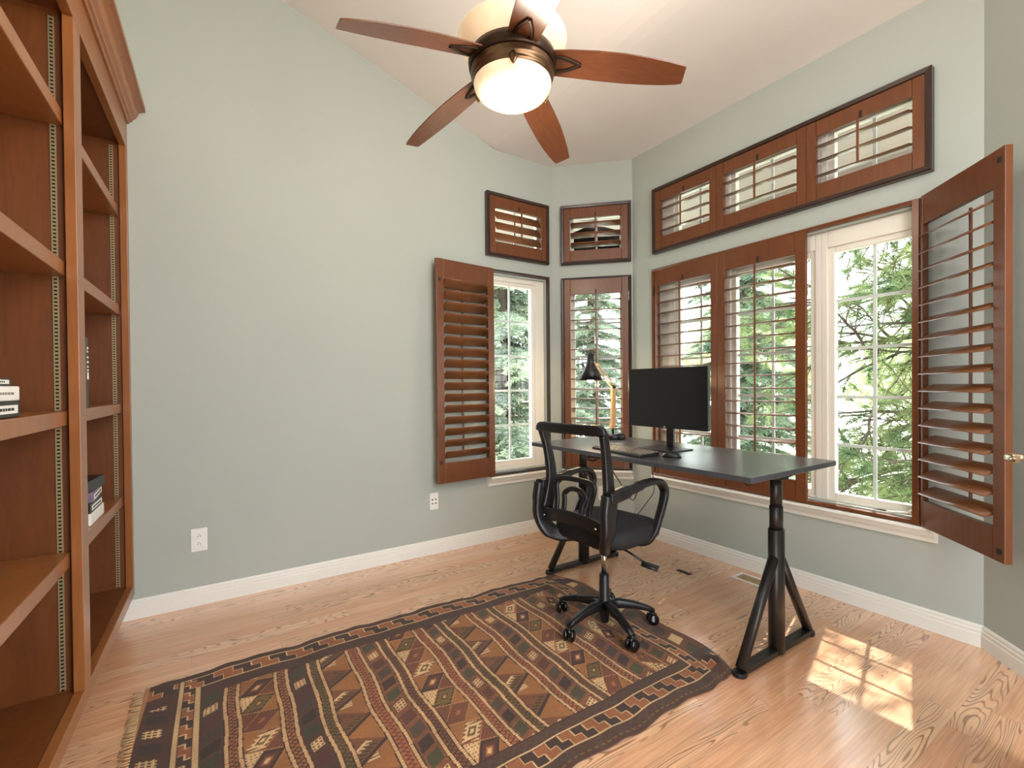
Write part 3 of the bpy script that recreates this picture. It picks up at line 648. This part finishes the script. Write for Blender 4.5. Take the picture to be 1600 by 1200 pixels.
# lower cross plate and lumbar loops
lb=MB()
P=[(-.245,-.20,.60),(-.262,-.1,.625),(-.266,0,.63),(-.262,.1,.625),(-.245,.20,.60)]
lb.tube(smooth_curve(P,6),(.010,.034),12,up=(1,0,0),sq=True)
def loop(w0,w1,zt,r):
    P=[(-.262,-w0,.62),(-.245,-w0-.004,.70),(-.232,-w1-.01,zt-.03),(-.228,-w1+.02,zt-.004),(-.228,0,zt+.003),(-.228,w1-.02,zt-.004),(-.232,w1+.01,zt-.03),(-.245,w0+.004,.70),(-.262,w0,.62)]
    lb.tube(smooth_curve(P,5),r,10,up=(1,0,0),sq=True)
loop(.105,.115,.815,(.009,.013)); loop(.055,.06,.765,(.008,.013))
lb.build('lumbar_support',BL,ch)
sb=MB()
for z_,y_ in ((.72,.2),(.66,.2)):
    for s in (-1,1): sb.lathe([(.0,-.002),(.006,-.001),(.006,.001),(0,.002)],10,Matrix.Translation((-.292,s*.222,z_))@Matrix.Rotation(PI/2,4,'Y'))
for s in (-1,1): sb.lathe([(.0,-.002),(.006,-.001),(.006,.001),(0,.002)],10,Matrix.Translation((-.283,s*.17,.615))@Matrix.Rotation(PI/2,4,'Y'))
sb.build('screw',MT['chrome'],ch)
for s in (-1,1):
    ar=MB(); y=s*.225
    # rear bracket from under the seat up to the arm, then arm forward and looping back down
    P=[(-.06,s*.08,.486),(-.15,s*.14,.490),(-.226,s*.185,.520),(-.256,y,.60),(-.256,y,.69),(-.240,y,.77)]
    R=[(.012,.034),(.014,.038),(.018,.042),(.022,.042),(.024,.046),(.026,.050)]
    C=smooth_curve(P,4); rr=[R[min(int(i/4),5)] for i in range(len(C))]
    ar.tube(C,rr,12,up=(0,s,0),sq=True)
    P=[(-.262,y,.765),(-.20,y,.765),(-.10,s*.232,.780),(.00,s*.238,.795),(.09,s*.24,.798),(.165,s*.24,.782),(.205,s*.24,.735),(.195,s*.24,.68),(.155,s*.238,.60),(.115,s*.234,.53),(.085,s*.20,.475),(.06,s*.12,.466)]
    R=[(.028,.026),(.026,.03),(.024,.022),(.024,.016),(.024,.016),(.024,.017),(.022,.018),(.021,.017),(.020,.016),(.018,.015),(.016,.012),(.014,.010)]
    C=smooth_curve(P,5); rr=[R[min(i//5,11)] for i in range(len(C))]
    ar.tube(C,rr,12,up=(0,1,0),sq=True)
    ar.build('armrest',BL,ch)

# ------------------------------------------------------------------ ceiling fan
FX,FY,FZ=.977,1.476,2.51
fn=thing('ceiling_fan','five blade bronze ceiling fan with brown blades and a lit glass bowl','ceiling fan',(FX,FY,FZ))
zt=zc(FX)-FZ
MB().lathe([(.014,.10),(.014,zt-.05)],16).build('downrod',MT['bronze'],fn)
MB().lathe([(.018,zt-.10),(.05,zt-.09),(.07,zt-.05),(.075,zt-.0)],32).build('canopy',MT['bronze'],fn)
MB().lathe([(.16,-.025),(.163,-.02),(.166,.0),(.16,.022),(.135,.035),(.05,.045)],48).build('motor_housing',MT['dkbronze'],fn)
up=[(.135,.012),(.165,.03),(.19,.055),(.205,.085),(.203,.09),(.188,.06),(.16,.036),(.13,.018)]
MB().lathe(up,56,caps=False).build('uplight_bowl',MT['upglass'],fn)
ul=MB()
for k in range(3):
    a=2*PI*k/3+.4; ul.tube([(.014*math.cos(a),.014*math.sin(a),.25),(.06*math.cos(a),.06*math.sin(a),.20),(.10*math.cos(a),.10*math.sin(a),.05)],.005,8)
ul.build('uplight_arms',MT['bronze'],fn)
MB().lathe([(.12,-.020),(.152,-.022),(.157,-.030),(.152,-.036),(.157,-.044),(.153,-.054),(.146,-.058),(.150,-.064),(.146,-.074),(.130,-.078),(.12,-.078)],56).build('light_fitter',MT['bronze'],fn)
bo=[(.1445,-.068),(.1455,-.078),(.143,-.090),(.132,-.107),(.110,-.122),(.080,-.133),(.045,-.140),(.0005,-.143)]
MB().lathe(bo,56,caps=False).build('light_bowl',MT['bowl'],fn)
for k in range(3):
    a=math.radians(-112+120*k-10); d=Vector((math.cos(a),math.sin(a),0))
    MB().tube([d*.150+Vector((0,0,-.052)),d*.153+Vector((0,0,-.070)),d*.154+Vector((0,0,-.078)),d*.152+Vector((0,0,-.094)),d*.150+Vector((0,0,-.098))],[(.004,.006),(.006,.014),(.006,.016),(.004,.006),(.002,.002)],8,up=d).build('bowl_clip',MT['bronze'],fn)
for k in range(5):
    a=math.radians(177.5-72*k)
    b=MB(); TH=.005; rows=[]
    prof=[(.115,.052,.050),(.16,.056,.052),(.22,.060,.056),(.32,.064,.060),(.42,.063,.060),(.50,.057,.055),(.56,.049,.049),(.60,.041,.043),(.622,.034,.040),(.626,.028,.036)]
    pit=math.radians(-13)
    vs=[]
    for r,wa,wb in prof:
        zb=-.10*((r-.115)/.51)**1.25*.85
        for yy in (wa,-wb):
            for zz in (TH/2,-TH/2):
                vs.append((r,yy*math.cos(pit),yy*math.sin(pit)+zz+zb+.0))
    n=len(prof); fs=[]
    for i in range(n-1):
        q=i*4; fs+=[(q,q+4,q+6,q+2),(q+1,q+3,q+7,q+5),(q,q+1,q+5,q+4),(q+2,q+6,q+7,q+3)]
    fs+=[(0,2,3,1),((n-1)*4,(n-1)*4+1,(n-1)*4+3,(n-1)*4+2)]
    b.add(vs,fs,False); bl=b.build('blade',MT['blade'],fn,bevel=.0015,rotz=a)
    br=MB()
    def bp(r,y,dz=-.0055): return Vector((r,y*math.cos(pit),y*math.sin(pit)+dz-.10*((max(r,.115)-.115)/.51)**1.25*.85))
    for s in (-1,1):
        P=[bp(.150,s*.028),bp(.175,s*.029),bp(.205,s*.022),bp(.235,s*.009),bp(.252,s*.001)]
        br.tube(smooth_curve(P,4),(.0035,.007),8,up=(0,0,1),sq=True)
    br.build('blade_bracket',MT['dkbronze'],bl)
for nm,e,zz,sz in (('down_light',6,-.21,.08),('up_light',20,.15,.10)):
    l=bpy.data.lights.new(nm,'POINT'); l.energy=e; l.color=(1,.90,.76); l.shadow_soft_size=sz; q=bpy.data.objects.new(nm,l); COL.objects.link(q); q.parent=fn; q.location=(0,0,zz)

# ------------------------------------------------------------------ door leaf with lever at the right edge
dr=struct(MB().box(0,.80,-.02,.02,.01,2.44).build('door_1',MT['trim'],bevel=.002,loc=(2.285,.350,0),rotz=math.atan2(-.62,-1.0)),'white door leaf standing open at the right edge')
hd=MB(); hd.lathe([(.026,0),(.026,.006),(.014,.012),(.0105,.03),(.0105,.055)],20,Matrix.Translation((.05,-.02,1.055))@Matrix.Rotation(PI/2,4,'X')); hd.tube([(.05,-.06,1.055),(.05,-.082,1.055),(.07,-.092,1.055),(.10,-.094,1.054),(.13,-.092,1.052)],[(.010,.010),(.011,.011),(.012,.010),(.010,.008),(.008,.006)],12)
hd.build('door_handle',MT['nickel'],dr)

# ------------------------------------------------------------------ rug
def build_rug():
    X0,X1,Y0,Y1=-.25,2.03,1.205,2.555; DXY=.0030
    nx=int((X1-X0)/DXY); ny=int((Y1-Y0)/DXY)
    gx=np.linspace(X0,X1,nx+1); gy=np.linspace(Y0,Y1,ny+1); X,Y=np.meshgrid(gx,gy,indexing='ij')
    U=X.copy(); V=Y.copy()
    C=np.zeros(X.shape+(3,))
    def c(r,g,b): return np.array(srgb(r,g,b)[:3])
    DK=c(58,38,26);DB=c(74,48,34);BR=c(112,72,46);OC=c(146,100,56);OL=c(104,86,42);RD=c(98,46,34);WH=c(206,182,146);BG=c(72,60,50);OR=c(150,96,60);MAR=c(86,50,36);GR=c(66,66,42);TAN=c(190,140,92)
    def put(mask,col): C[mask]=col
    fr=lambda a: a-np.floor(a)
    put(np.ones_like(U,bool),DB)
    Wob=.006*np.sin(V*7+U*2)+.004*np.sin(V*17+1)
    Us=U+Wob+ .012*np.sin((V-1.2)*2.3)*0
    def zig(mask,du,vv,base,dark,per=.022):
        put(mask,base); z=np.abs(fr(vv/per)-.5)*2; put(mask&(np.abs(du*1.0-(z-.5)*.8)<.22),dark)
    def bandA(xa,xb,ph,i0):
        m=(Us>=xa)&(Us<xb); xc=(xa+xb)/2; w=(xb-xa); du=(Us-xc)/w; P=.118
        p=(V-.55*(Us-xc))/P+ph; i=np.floor(p).astype(int)+i0; fp=p-np.floor(p)-.5; d=np.abs(fp)*2+np.abs(du)*2
        ins=d<1.0
        cyc=np.mod(i,4)
        # corner fill
        q=np.floor(p+.5).astype(int)+(du>0)*2
        put(m,OC); lat=(np.abs(fr((V+Us)/.018)-.5)<.22)|(np.abs(fr((V-Us)/.018)-.5)<.22)
        k1=m&(np.mod(q,3)==0); put(k1,RD); put(k1&lat,BR)
        k2=m&(np.mod(q,3)==1)&(du<0); put(k2,WH); put(k2&(np.abs(fr(V/.014)-.5)<.2)&(np.abs(fr(Us/.014)-.5)<.22),BR)
        dk=m&ins; put(dk,np.array(DK)); 
        put(m&(cyc==0)&(d<.92),DK); put(m&(cyc==0)&(d<.66),MAR); put(m&(cyc==0)&(d<.36),OR); put(m&(cyc==0)&(d<.2),WH)
        tooth=(fr((V)/.018)<.5)
        put(m&(cyc==1)&(d<.97),BR); put(m&(cyc==1)&(d<.86)&(d>.60)&tooth,WH); put(m&(cyc==1)&(d<.62)&(d>.40),WH); put(m&(cyc==1)&(d<.40),OL); put(m&(cyc==1)&(d<.18),WH)
        put(m&(cyc==2)&(d<.93),RD); put(m&(cyc==2)&(d<.93)&lat,BR); put(m&(cyc==2)&(d<.24),OR)
        put(m&(cyc==3)&(d<.93),OL); put(m&(cyc==3)&(d<.93)&(d>.7)&tooth,DK); put(m&(cyc==3)&(d<.30),BG); put(m&(cyc==3)&(d<.15),TAN)
        put(m&(d>.95)&(d<1.03),np.array(TAN)*.8)
    def bandT(xa,xb,ph):
        m=(Us>=xa)&(Us<xb); w=xb-xa; a=(Us-xa)/w; P=.165
        p=V/P+ph; i=np.floor(p).astype(int); f=p-i; put(m,OC)
        tri=(f>a*.55)&(f<1-a*.45); put(m&tri,BR)
        e=np.abs(f-a*.55); tooth=(fr(V/.016+Us/.05)<.5)
        put(m&(f>a*.55)&(f<a*.55+.10),DK)
        g=(f-a*.55); s=(f<1-a*.45-.1)
        put(m&(g>.16)&(g<.30)&s,np.where(True,OL,OL)); put(m&(g>.16)&(g<.30)&s&tooth,DK)
        sel=np.mod(i,2)==0
        put(m&sel&(g>.34)&(g<.52)&s,DK); put(m&sel&(g>.42)&(g<.50)&s,WH); put(m&sel&(g>.34)&(g<.44)&s&tooth,WH)
        put(m&~sel&(g>.40)&(g<.55)&s&(a>.4),BG)
        put(m&sel&(f<a*.55-.02)&(a<.55)&(f>.06),WH); put(m&sel&(f<a*.55-.02)&(a<.55)&(f>.06)&(fr(V/.013)<.3),BR)
        put(m&~sel&(g>.6)&s&(fr(V/.014)<.45),RD)
    def bandB(xa,xb,ph,dark):
        m=(Us>=xa)&(Us<xb); xc=(xa+xb)/2; w=(xb-xa); du=(Us-xc)/w
        P=.082; p=(V-.5*(Us-xc))/P+ph; i=np.floor(p).astype(int); fp=p-i-.5
        put(m,DB if dark else BR)
        if not dark:
            ln=(np.abs(fr((V*1.0-.5*Us)/.04+.5)-.5)<.035)|(np.abs(fr((V+.8*Us)/.05)-.5)<.03); put(m&ln,OR)
        ins=m&(np.abs(fp)<.36)&(np.abs(du)<.30); cyc=np.mod(i,5)
        for k,cc in enumerate((BG,MAR,None,GR,DK)):
            if cc is None: continue
            put(ins&(cyc==k),cc*(.75 if dark else 1))
        g=ins&(cyc==2)&(np.abs(fp)<.30)&(np.abs(du)<.24)
        put(ins&(cyc==2),DB if dark else BR); put(g,WH)
        hole=(np.abs(fr((fp+.30)/.2)-.5)<.28)&(np.abs(fr((du+.24)/.16)-.5)<.28); put(g&hole,BR*.8)
    # field bands
    bandB(-.048,.047,.2,True); bandA(.091,.234,.1,1); bandB(.279,.37,.5,True); bandT(.414,.546,.3); bandB(.602,.699,.1,False); bandA(.744,.892,.4,0); bandB(.941,1.02,.7,False); bandT(1.065,1.204,.15)
    bandB(1.247,1.347,.3,False); bandA(1.392,1.532,.2,2); bandB(1.582,1.688,.55,False); bandA(1.692,1.764,.6,1); bandB(1.768,1.845,.2,False)
    pairs=[(.047,.091,OR,DK),(.234,.279,OR,DK),(.37,.414,OL,DK),(.546,.602,OR,RD),(.699,.744,BR,DK),(.892,.941,OR,RD),(1.02,1.065,OL,DK),(1.204,1.247,OR,RD),(1.347,1.392,BR,GR),(1.532,1.582,OR,DK)]
    for a,b_,base,dark in pairs:
        m=(Us>=a)&(Us<b_); xc=(a+b_)/2; zig(m,(Us-xc)/(b_-a)*2,V,base,dark)
        for e in (a,b_): put(np.abs(Us-e)<.0105,DK); put(np.abs(Us-e)<.0062,WH); put((np.abs(Us-e)<.0062)&(fr(V/.010)<.3),OR)
    for e in (1.69,1.766): put(np.abs(Us-e)<.006,DK); put(np.abs(Us-e)<.003,TAN)
    # outer ends of the field
    ml=U<-.115; put(ml,DB)
    P=.17; p=(V+.4*U)/P; fp=fr(p)-.5; g=ml&(np.abs(fp)<.14)&(np.abs(U+.185)<.030); put(g,WH); put(g&(np.abs(fr(fp/.09)-.5)<.30)&(np.abs(fr((U+.185)/.019)-.5)<.30),DB); put(ml&(np.abs(fp)>.34)&(np.abs(U+.18)<.035),BG*.6)
    mr=U>1.90; bb=U>1.90; put(mr,BR*.85)
    P=.10; p=(V-.4*U)/P; i=np.floor(p).astype(int); fp=p-i-.5; ins=mr&(np.abs(fp)<.34)&(np.abs(U-1.962)<.030); 
    for k,cc in enumerate((BG,MAR,GR,WH)): put(ins&(np.mod(i,4)==k),cc)
    # horizontal (long side) bands
    def bricks(mask,al,ac,w,per=.115):
        """al along, ac 0..1 across"""
        st=np.where(ac>.5,1,0); q=al/per+st*.25; k=np.floor(q).astype(int); f=q-k
        dk=f<.5; put(mask,OR*.9); put(mask&dk,DK)
        ww=.0020/per
        edge=(f<ww)|(f>1-ww)|(np.abs(f-.5)<ww); put(mask&edge,WH)
        near=(np.abs(ac-.5)<.0022/w); f0=fr(al/per); f1=fr(al/per+.25)
        put(mask&near&((f0<.5)!=(f1<.5)),WH)
    def hband(v0,v1,bo,bi,sgn):
        pass
    near=V<1.402; put(near,c(74,47,33)); z=np.abs(fr(U/.05)-.5)*2
    put((V>1.352)&(V<1.398)&(np.abs((V-1.375)/.046-(z-.5)*.7)<.20),BG); put((V>1.352)&(V<1.398)&(np.abs((V-1.375)/.046-(z-.5)*.7)>.62),MAR)
    put((V>1.226)&(V<1.27)&(np.abs((V-1.250)/.045-(z-.5)*.7)<.16),BG); put((V>1.222)&(V<1.232)&(fr(U/.03)<.6),OL); put(np.abs(V-1.402)<.004,DK)
    bricks((V>1.275)&(V<1.345),U,(V-1.275)/.070,.070)
    far=V>2.365; put(far,DB); put((V>2.372)&(V<2.43)&(fr(V/.012+np.sin(U*9)*.2)<.35),DK); put((V>2.525)&(fr(V/.011+np.sin(U*7)*.2)<.4),DK)
    bricks((V>2.440)&(V<2.515),U+.03,(V-2.440)/.075,.075,.15)
    inl=(U>-.105)&(U<-.055)&(V>1.276)&(V<2.515); bricks(inl,V,(U+.105)/.05,.05)
    inr=(U>1.852)&(U<1.90)&(V>1.276)&(V<2.515); bricks(inr,V,(U-1.852)/.048,.048)
    for e,a,b_ in ((1.272,-.11,1.905),(1.350,-.05,1.852),(2.437,-.05,1.852),(2.518,-.11,1.905)): put((np.abs(V-e)<.0028)&(U>a)&(U<b_),WH)
    for e,a,b_,wd in ((-.112,1.27,2.52,.008),(-.050,1.35,2.44,.008),(1.850,1.35,2.44,.0035),(1.903,1.27,2.52,.0035)): put((np.abs(U-e)<wd+.004)&(V>a)&(V<b_)&(wd>.005),DK); put((np.abs(U-e)<wd)&(V>a)&(V<b_),WH*.85)
    put((V>1.402)&(V<2.365)&(U<1.85)&(U>-.05)&False,WH)
    edge=U<-.232; put(edge,TAN*.75)
    # woven variation
    rng=np.random.default_rng(3); nz=rng.normal(1,.09,U.shape)[...,None]; rib=(1+.06*np.sin(V*2*PI/.006))[...,None]
    ab=(1+.12*np.sin(V*23+np.sin(U*5)*2)*np.sin(U*11))[...,None]
    C=np.clip(C*nz*rib*ab*np.array([1.04,.86,.64]),0,1)
    # shape: wavy outline and ripples
    ey0=np.clip(1-(V-Y0)/.25,0,1); ey1=np.clip(1-(Y1-V)/.25,0,1); ex1=np.clip(1-(X1-U)/.3,0,1); ex0=np.clip(1-(U-X0)/.25,0,1)
    Xn=U+.010*np.sin(V*14)*ex1+.012*np.sin(V*5+1)*ex0+.03*ex1*np.sin((V-1.2)/1.35*PI)-.05*ex1*(ey0**2+ey1**1)-.02*ex0*ey0
    Yn=V+(.008*np.sin(U*13)+.004*np.sin(U*31))*(ey0+ey1)+.015*np.sin(U*2.2+.3)*ey1-.015*ex1*ey1
    Z=.0075+.0016*np.sin(U*19+V*3)*np.cos(V*4)+.003*(np.sin(U*26)**2)*(ey0**3+ey1**3)
    bump=np.exp(-(((U-1.985)/.045)**2+((V-1.30)/.06)**2)); Z=Z+.028*bump
    n=X.size; co=np.stack([Xn,Yn,Z],-1).reshape(-1,3)
    I=np.arange(n).reshape(X.shape); q=np.stack([I[:-1,:-1],I[1:,:-1],I[1:,1:],I[:-1,1:]],-1).reshape(-1,4)
    me=bpy.data.meshes.new('rug'); me.vertices.add(n); me.vertices.foreach_set('co',co.ravel()); me.loops.add(q.size); me.loops.foreach_set('vertex_index',q.ravel().astype(np.int32))
    me.polygons.add(len(q)); me.polygons.foreach_set('loop_start',np.arange(0,q.size,4,dtype=np.int32)); me.polygons.foreach_set('loop_total',np.full(len(q),4,dtype=np.int32)); me.polygons.foreach_set('use_smooth',np.ones(len(q),bool)); me.update(calc_edges=True)
    ca=me.color_attributes.new('weave','FLOAT_COLOR','POINT'); rgba=np.ones((n,4),np.float32); rgba[:,:3]=C.reshape(-1,3); ca.data.foreach_set('color',rgba.ravel())
    m=bpy.data.materials.new('kilim_wool'); m.use_nodes=True; N=m.node_tree.nodes; L=m.node_tree.links; b=N['Principled BSDF']; at=N.new('ShaderNodeAttribute'); at.attribute_name='weave'; L.new(at.outputs['Color'],b.inputs['Base Color']); b.inputs['Roughness'].default_value=.9; b.inputs['Sheen Weight'].default_value=.15
    t=N.new('ShaderNodeTexCoord'); nn=N.new('ShaderNodeTexNoise'); nn.inputs['Scale'].default_value=350; L.new(t.outputs['Object'],nn.inputs['Vector']); bp=N.new('ShaderNodeBump'); bp.inputs['Strength'].default_value=.5; bp.inputs['Distance'].default_value=.003; L.new(nn.outputs['Fac'],bp.inputs['Height']); L.new(bp.outputs[0],b.inputs['Normal'])
    me.materials.append(m); o=bpy.data.objects.new('area_rug',me); COL.objects.link(o)
    s=o.modifiers.new('thick','SOLIDIFY'); s.thickness=.006; s.offset=-1
    tag(o,'brown patterned kilim rug with stepped border lying on the oak floor','rug')
    # fringe on the left end
    f=MB(); random.seed(5)
    y=1.25
    while y<2.53:
        x=X0-.012; a=random.uniform(-.02,.02); f.tube([(x+.02,y,.006),(x-.004,y+a*.5,.006),(x-.014-random.random()*.008,y+a,.003)],[.0035,.003,.002],5); y+=.012+random.random()*.006
    f.build('fringe',mat('cream_fringe',srgb(186,152,110),.9),o)
build_rug()

# ------------------------------------------------------------------ outside: ground, eave, trees, neighbour wall
def gmat(name,c1,c2,s):
    return leaf_mat(name,c1,c2,0,s)
struct(MB().box(3.35,60,-30,60,-.6,-.4).box(-30,3.35,3.6,60,-.6,-.4).build('ground',gmat('pale_bounce_ground',srgb(214,214,190),srgb(244,240,230),.8)))  # ground whitened to bounce light up onto the louver undersides
ev=MB(); ev.box(XR+WT,XR+1.0,-1.5,4.6,2.95,3.02); ev.box(XR+1.0,XR+1.06,-1.5,4.6,2.90,3.14); ev.box(XW-.4,XR+1.0,YL+WT+.01,4.4,2.95,3.02); ev.box(XW-.4,XR+1.0,4.4,4.46,2.90,3.14)
struct(ev.build('trim_4',mat('grey_soffit',srgb(150,140,132),.7)),'grey brown roof eave and soffit outside the windows')

def sapling(): pass
def conifer(name,label,loc,h,rad,seed,lm,nb=90,zstart=.02,group=None,droop=.35,tw=5,ang=None,needle=.055,nn=1,bark=None,up=0,width=.006):
    rnd=random.Random(seed); o=thing(name,label,'tree',loc,0,group)
    bark=bark or MT['bark']
    MB().tube([(0,0,0),(.03,.02,h*.5),(0,.03,h)],[(.035*h**.7,)*2,(.022*h**.7,)*2,(.004,.004)],10).build('trunk',bark,o)
    wb=MB(); V=[];Fc=[]
    for i in range(nb):
        t=zstart+(1-zstart)*(i+rnd.random())/nb; z=h*t; L=rad*(1-t)**.8*(.8+.4*rnd.random())+.12
        a=(rnd.uniform(*ang) if ang else rnd.uniform(0,2*PI)); d=Vector((math.cos(a),math.sin(a),0)); s=Vector((-d.y,d.x,0))
        pts=[]; n=6
        for k in range(n+1):
            u=k/n; pts.append(Vector((0,0,z))+d*L*u+Vector((0,0,up*L*u-droop*L*u*u+ .12*L*max(0,u-.7)))+s*.06*L*math.sin(u*4+i))
        wb.tube(pts,[(.011*(1-.85*k/n)*(.4+L*.5),)*2 for k in range(n+1)],5)
        for k in range(1,n+1):
            for sd in (-1,1):
                for rep in range(tw):
                    u=(k-1+rnd.random())/n; i0=min(int(u*n),n-1); fr_=u*n-i0; p=pts[i0].lerp(pts[i0+1],fr_)
                    l=L*.34*(1-.6*u)*(.6+.6*rnd.random())+.05
                    dv=(d*.75+s*sd*(.75+.5*rnd.random())+Vector((0,0,-.35*rnd.random()+up*.3))).normalized()
                    m=max(2,int(l/.028))
                    for q in range(m):
                        pp=p+dv*l*q/m+Vector((0,0,-.25*l*(q/m)**2))
                        for w_ in range(nn):
                            nd=(dv*.8+Vector((rnd.uniform(-1,1),rnd.uniform(-1,1),rnd.uniform(-.7,.6)))*.75).normalized()
                            sd2=nd.cross(Vector((rnd.uniform(-1,1),rnd.uniform(-1,1),rnd.uniform(-1,1)))).normalized()*width
                            e=len(V); V.extend([pp-sd2,pp+sd2,pp+nd*needle+sd2*.3,pp+nd*needle-sd2*.3]); Fc.append((e,e+1,e+2,e+3))
    wb.build('branches',bark,o)
    me=bpy.data.meshes.new('foliage'); me.from_pydata([tuple(v) for v in V],[],Fc); me.materials.append(lm); f=bpy.data.objects.new('foliage',me); COL.objects.link(f); f.parent=o
    return o
MT['bark']=mat('bark',srgb(92,78,66),.9,noise=(8,.3))
G1=leaf_mat('spruce_needles',srgb(88,112,92),srgb(160,174,140),.3,2)
G2=leaf_mat('blue_spruce_needles',srgb(120,138,122),srgb(186,196,166),.3,2)
G3=leaf_mat('pine_needles',srgb(84,112,72),srgb(160,172,110),.35,2)
G4=leaf_mat('far_foliage',srgb(150,162,112),srgb(200,206,158),.35,.6)
grp='conifers outside the windows'
conifer('spruce_tree','pale green spruce seen through the left window behind the folded shutter',(4.3,6.9,-.4),6.4,1.5,1,G2,190,width=.011,tw=5,nn=2,needle=.06)
conifer('spruce_tree','blue green spruce filling the view behind the desk lamp shutter',(7.1,7.7,-.4),6.5,1.2,2,G2,140,width=.011,tw=5,nn=2,needle=.06)
conifer('spruce_tree','dark green spruce behind the centre of the main window louvres',(9.1,5.3,-.4),7.0,1.5,3,G1,150,width=.012,tw=5,nn=2,needle=.065)
def pine():
    rnd=random.Random(11); o=thing('pine_tree','old pine with long bare crooked branches close outside the open window','tree',(8.0,.3,-.4))
    wb=MB(); V=[];Fc=[]
    wb.tube([(0,0,0),(.05,.05,2),(-.05,.1,4.5),(0,0,6.5)],[(.17,.17),(.14,.14),(.10,.10),(.05,.05)],12)
    def tuft(p,dv,n,l=.11):
        for _ in range(n):
            nd=(dv*.7+Vector((rnd.uniform(-1,1),rnd.uniform(-1,1),rnd.uniform(-.9,.9)))).normalized(); sd=nd.cross(Vector((rnd.uniform(-1,1),rnd.uniform(-1,1),rnd.uniform(-1,1)))).normalized()*.0035
            q=p-dv*rnd.random()*.12; e=len(V); V.extend([q-sd,q+sd,q+nd*l+sd*.3,q+nd*l-sd*.3]); Fc.append((e,e+1,e+2,e+3))
    def branch(p,dv,L,r,dep):
        n=7; pts=[p.copy()]; d=dv.normalized()
        for k in range(n):
            d=(d+Vector((rnd.uniform(-.22,.22),rnd.uniform(-.22,.22),rnd.uniform(-.2,.14)))).normalized(); pts.append(pts[-1]+d*L/n)
        wb.tube(pts,[(r*(1-.75*k/n),)*2 for k in range(n+1)],6)
        if dep>0:
            for k in range(2,n+1):
                for _ in range(2 if dep>1 else 2):
                    if rnd.random()<.80:
                        dd=(d+Vector((rnd.uniform(-1,1),rnd.uniform(-1,1),rnd.uniform(-.7,.7)))*.9).normalized(); branch(pts[k],dd,L*rnd.uniform(.28,.5),r*.42,dep-1)
        if dep<=1 and rnd.random()<.75: tuft(pts[-1],d,60); 
        if dep==0 and rnd.random()<.5: tuft(pts[n//2],d,20)
    for i in range(28):
        z=.3+i*.17; a=rnd.uniform(1.75,3.5); branch(Vector((0,0,z)),Vector((math.cos(a),math.sin(a),rnd.uniform(-.12,.22))),rnd.uniform(2.1,3.2),.045,2)
    wb.build('branches',MT['bark'],o)
    me=bpy.data.meshes.new('foliage'); me.from_pydata([tuple(v) for v in V],[],Fc); me.materials.append(G3); f=bpy.data.objects.new('foliage',me); COL.objects.link(f); f.parent=o
pine()
def bush(name,label,loc,r,h,seed,lm,n=5000,size=.10):
    rnd=random.Random(seed); o=thing(name,label,'tree',loc); V=[];Fc=[]
    MB().tube([(0,0,0),(0,0,h*.6)],[(.1,.1),(.04,.04)],8).build('trunk',MT['bark'],o)
    for _ in range(n):
        a,b_=rnd.uniform(0,2*PI),math.acos(rnd.uniform(-.6,1)); rr=rnd.uniform(.5,1)**.5; k=1+.25*math.sin(a*3+seed)*math.sin(b_*4)
        p=Vector((r*rr*k*math.sin(b_)*math.cos(a),r*rr*k*math.sin(b_)*math.sin(a),h*.5+h*.5*rr*k*math.cos(b_)))
        u=Vector((rnd.uniform(-1,1),rnd.uniform(-1,1),rnd.uniform(-1,1))).normalized()*size; v=u.cross(Vector((rnd.uniform(-1,1),rnd.uniform(-1,1),rnd.uniform(-1,1)))).normalized()*size*.6
        e=len(V); V.extend([p-u,p+v,p+u,p-v]); Fc.append((e,e+1,e+2,e+3))
    me=bpy.data.meshes.new('foliage'); me.from_pydata([tuple(v) for v in V],[],Fc); me.materials.append(lm); f=bpy.data.objects.new('foliage',me); COL.objects.link(f); f.parent=o
bush('leafy_tree','distant yellow green tree behind the pine branches, nearest the open shutter',(15,2.2,-.4),2.3,4.0,1,G4)
bush('leafy_tree','distant yellow green tree seen behind the dark spruce louvres',(15.5,9,-.4),2.4,4.6,2,G4)
bush('leafy_tree','distant yellow green tree beyond the gap between spruce and pine',(21,5.4,-.4),2.6,3.8,3,G4)
nb=thing('timber_fence','tan horizontal board fence beyond the spruce outside the left window','fence',(3.5,9.5,-.4))
fb=MB()
for k in range(12): fb.box(-2.4,3.5,-.02,.02,.05+k*.16,.19+k*.16)
fb.build('fence_boards',mat('tan_boards',srgb(170,145,105),.8),nb)
for x in (-2.3,-.4,1.5,3.4): MB().box(x-.05,x+.05,.02,.12,0,2.05).build('fence_post',mat('post_wood',srgb(140,116,84),.8),nb)
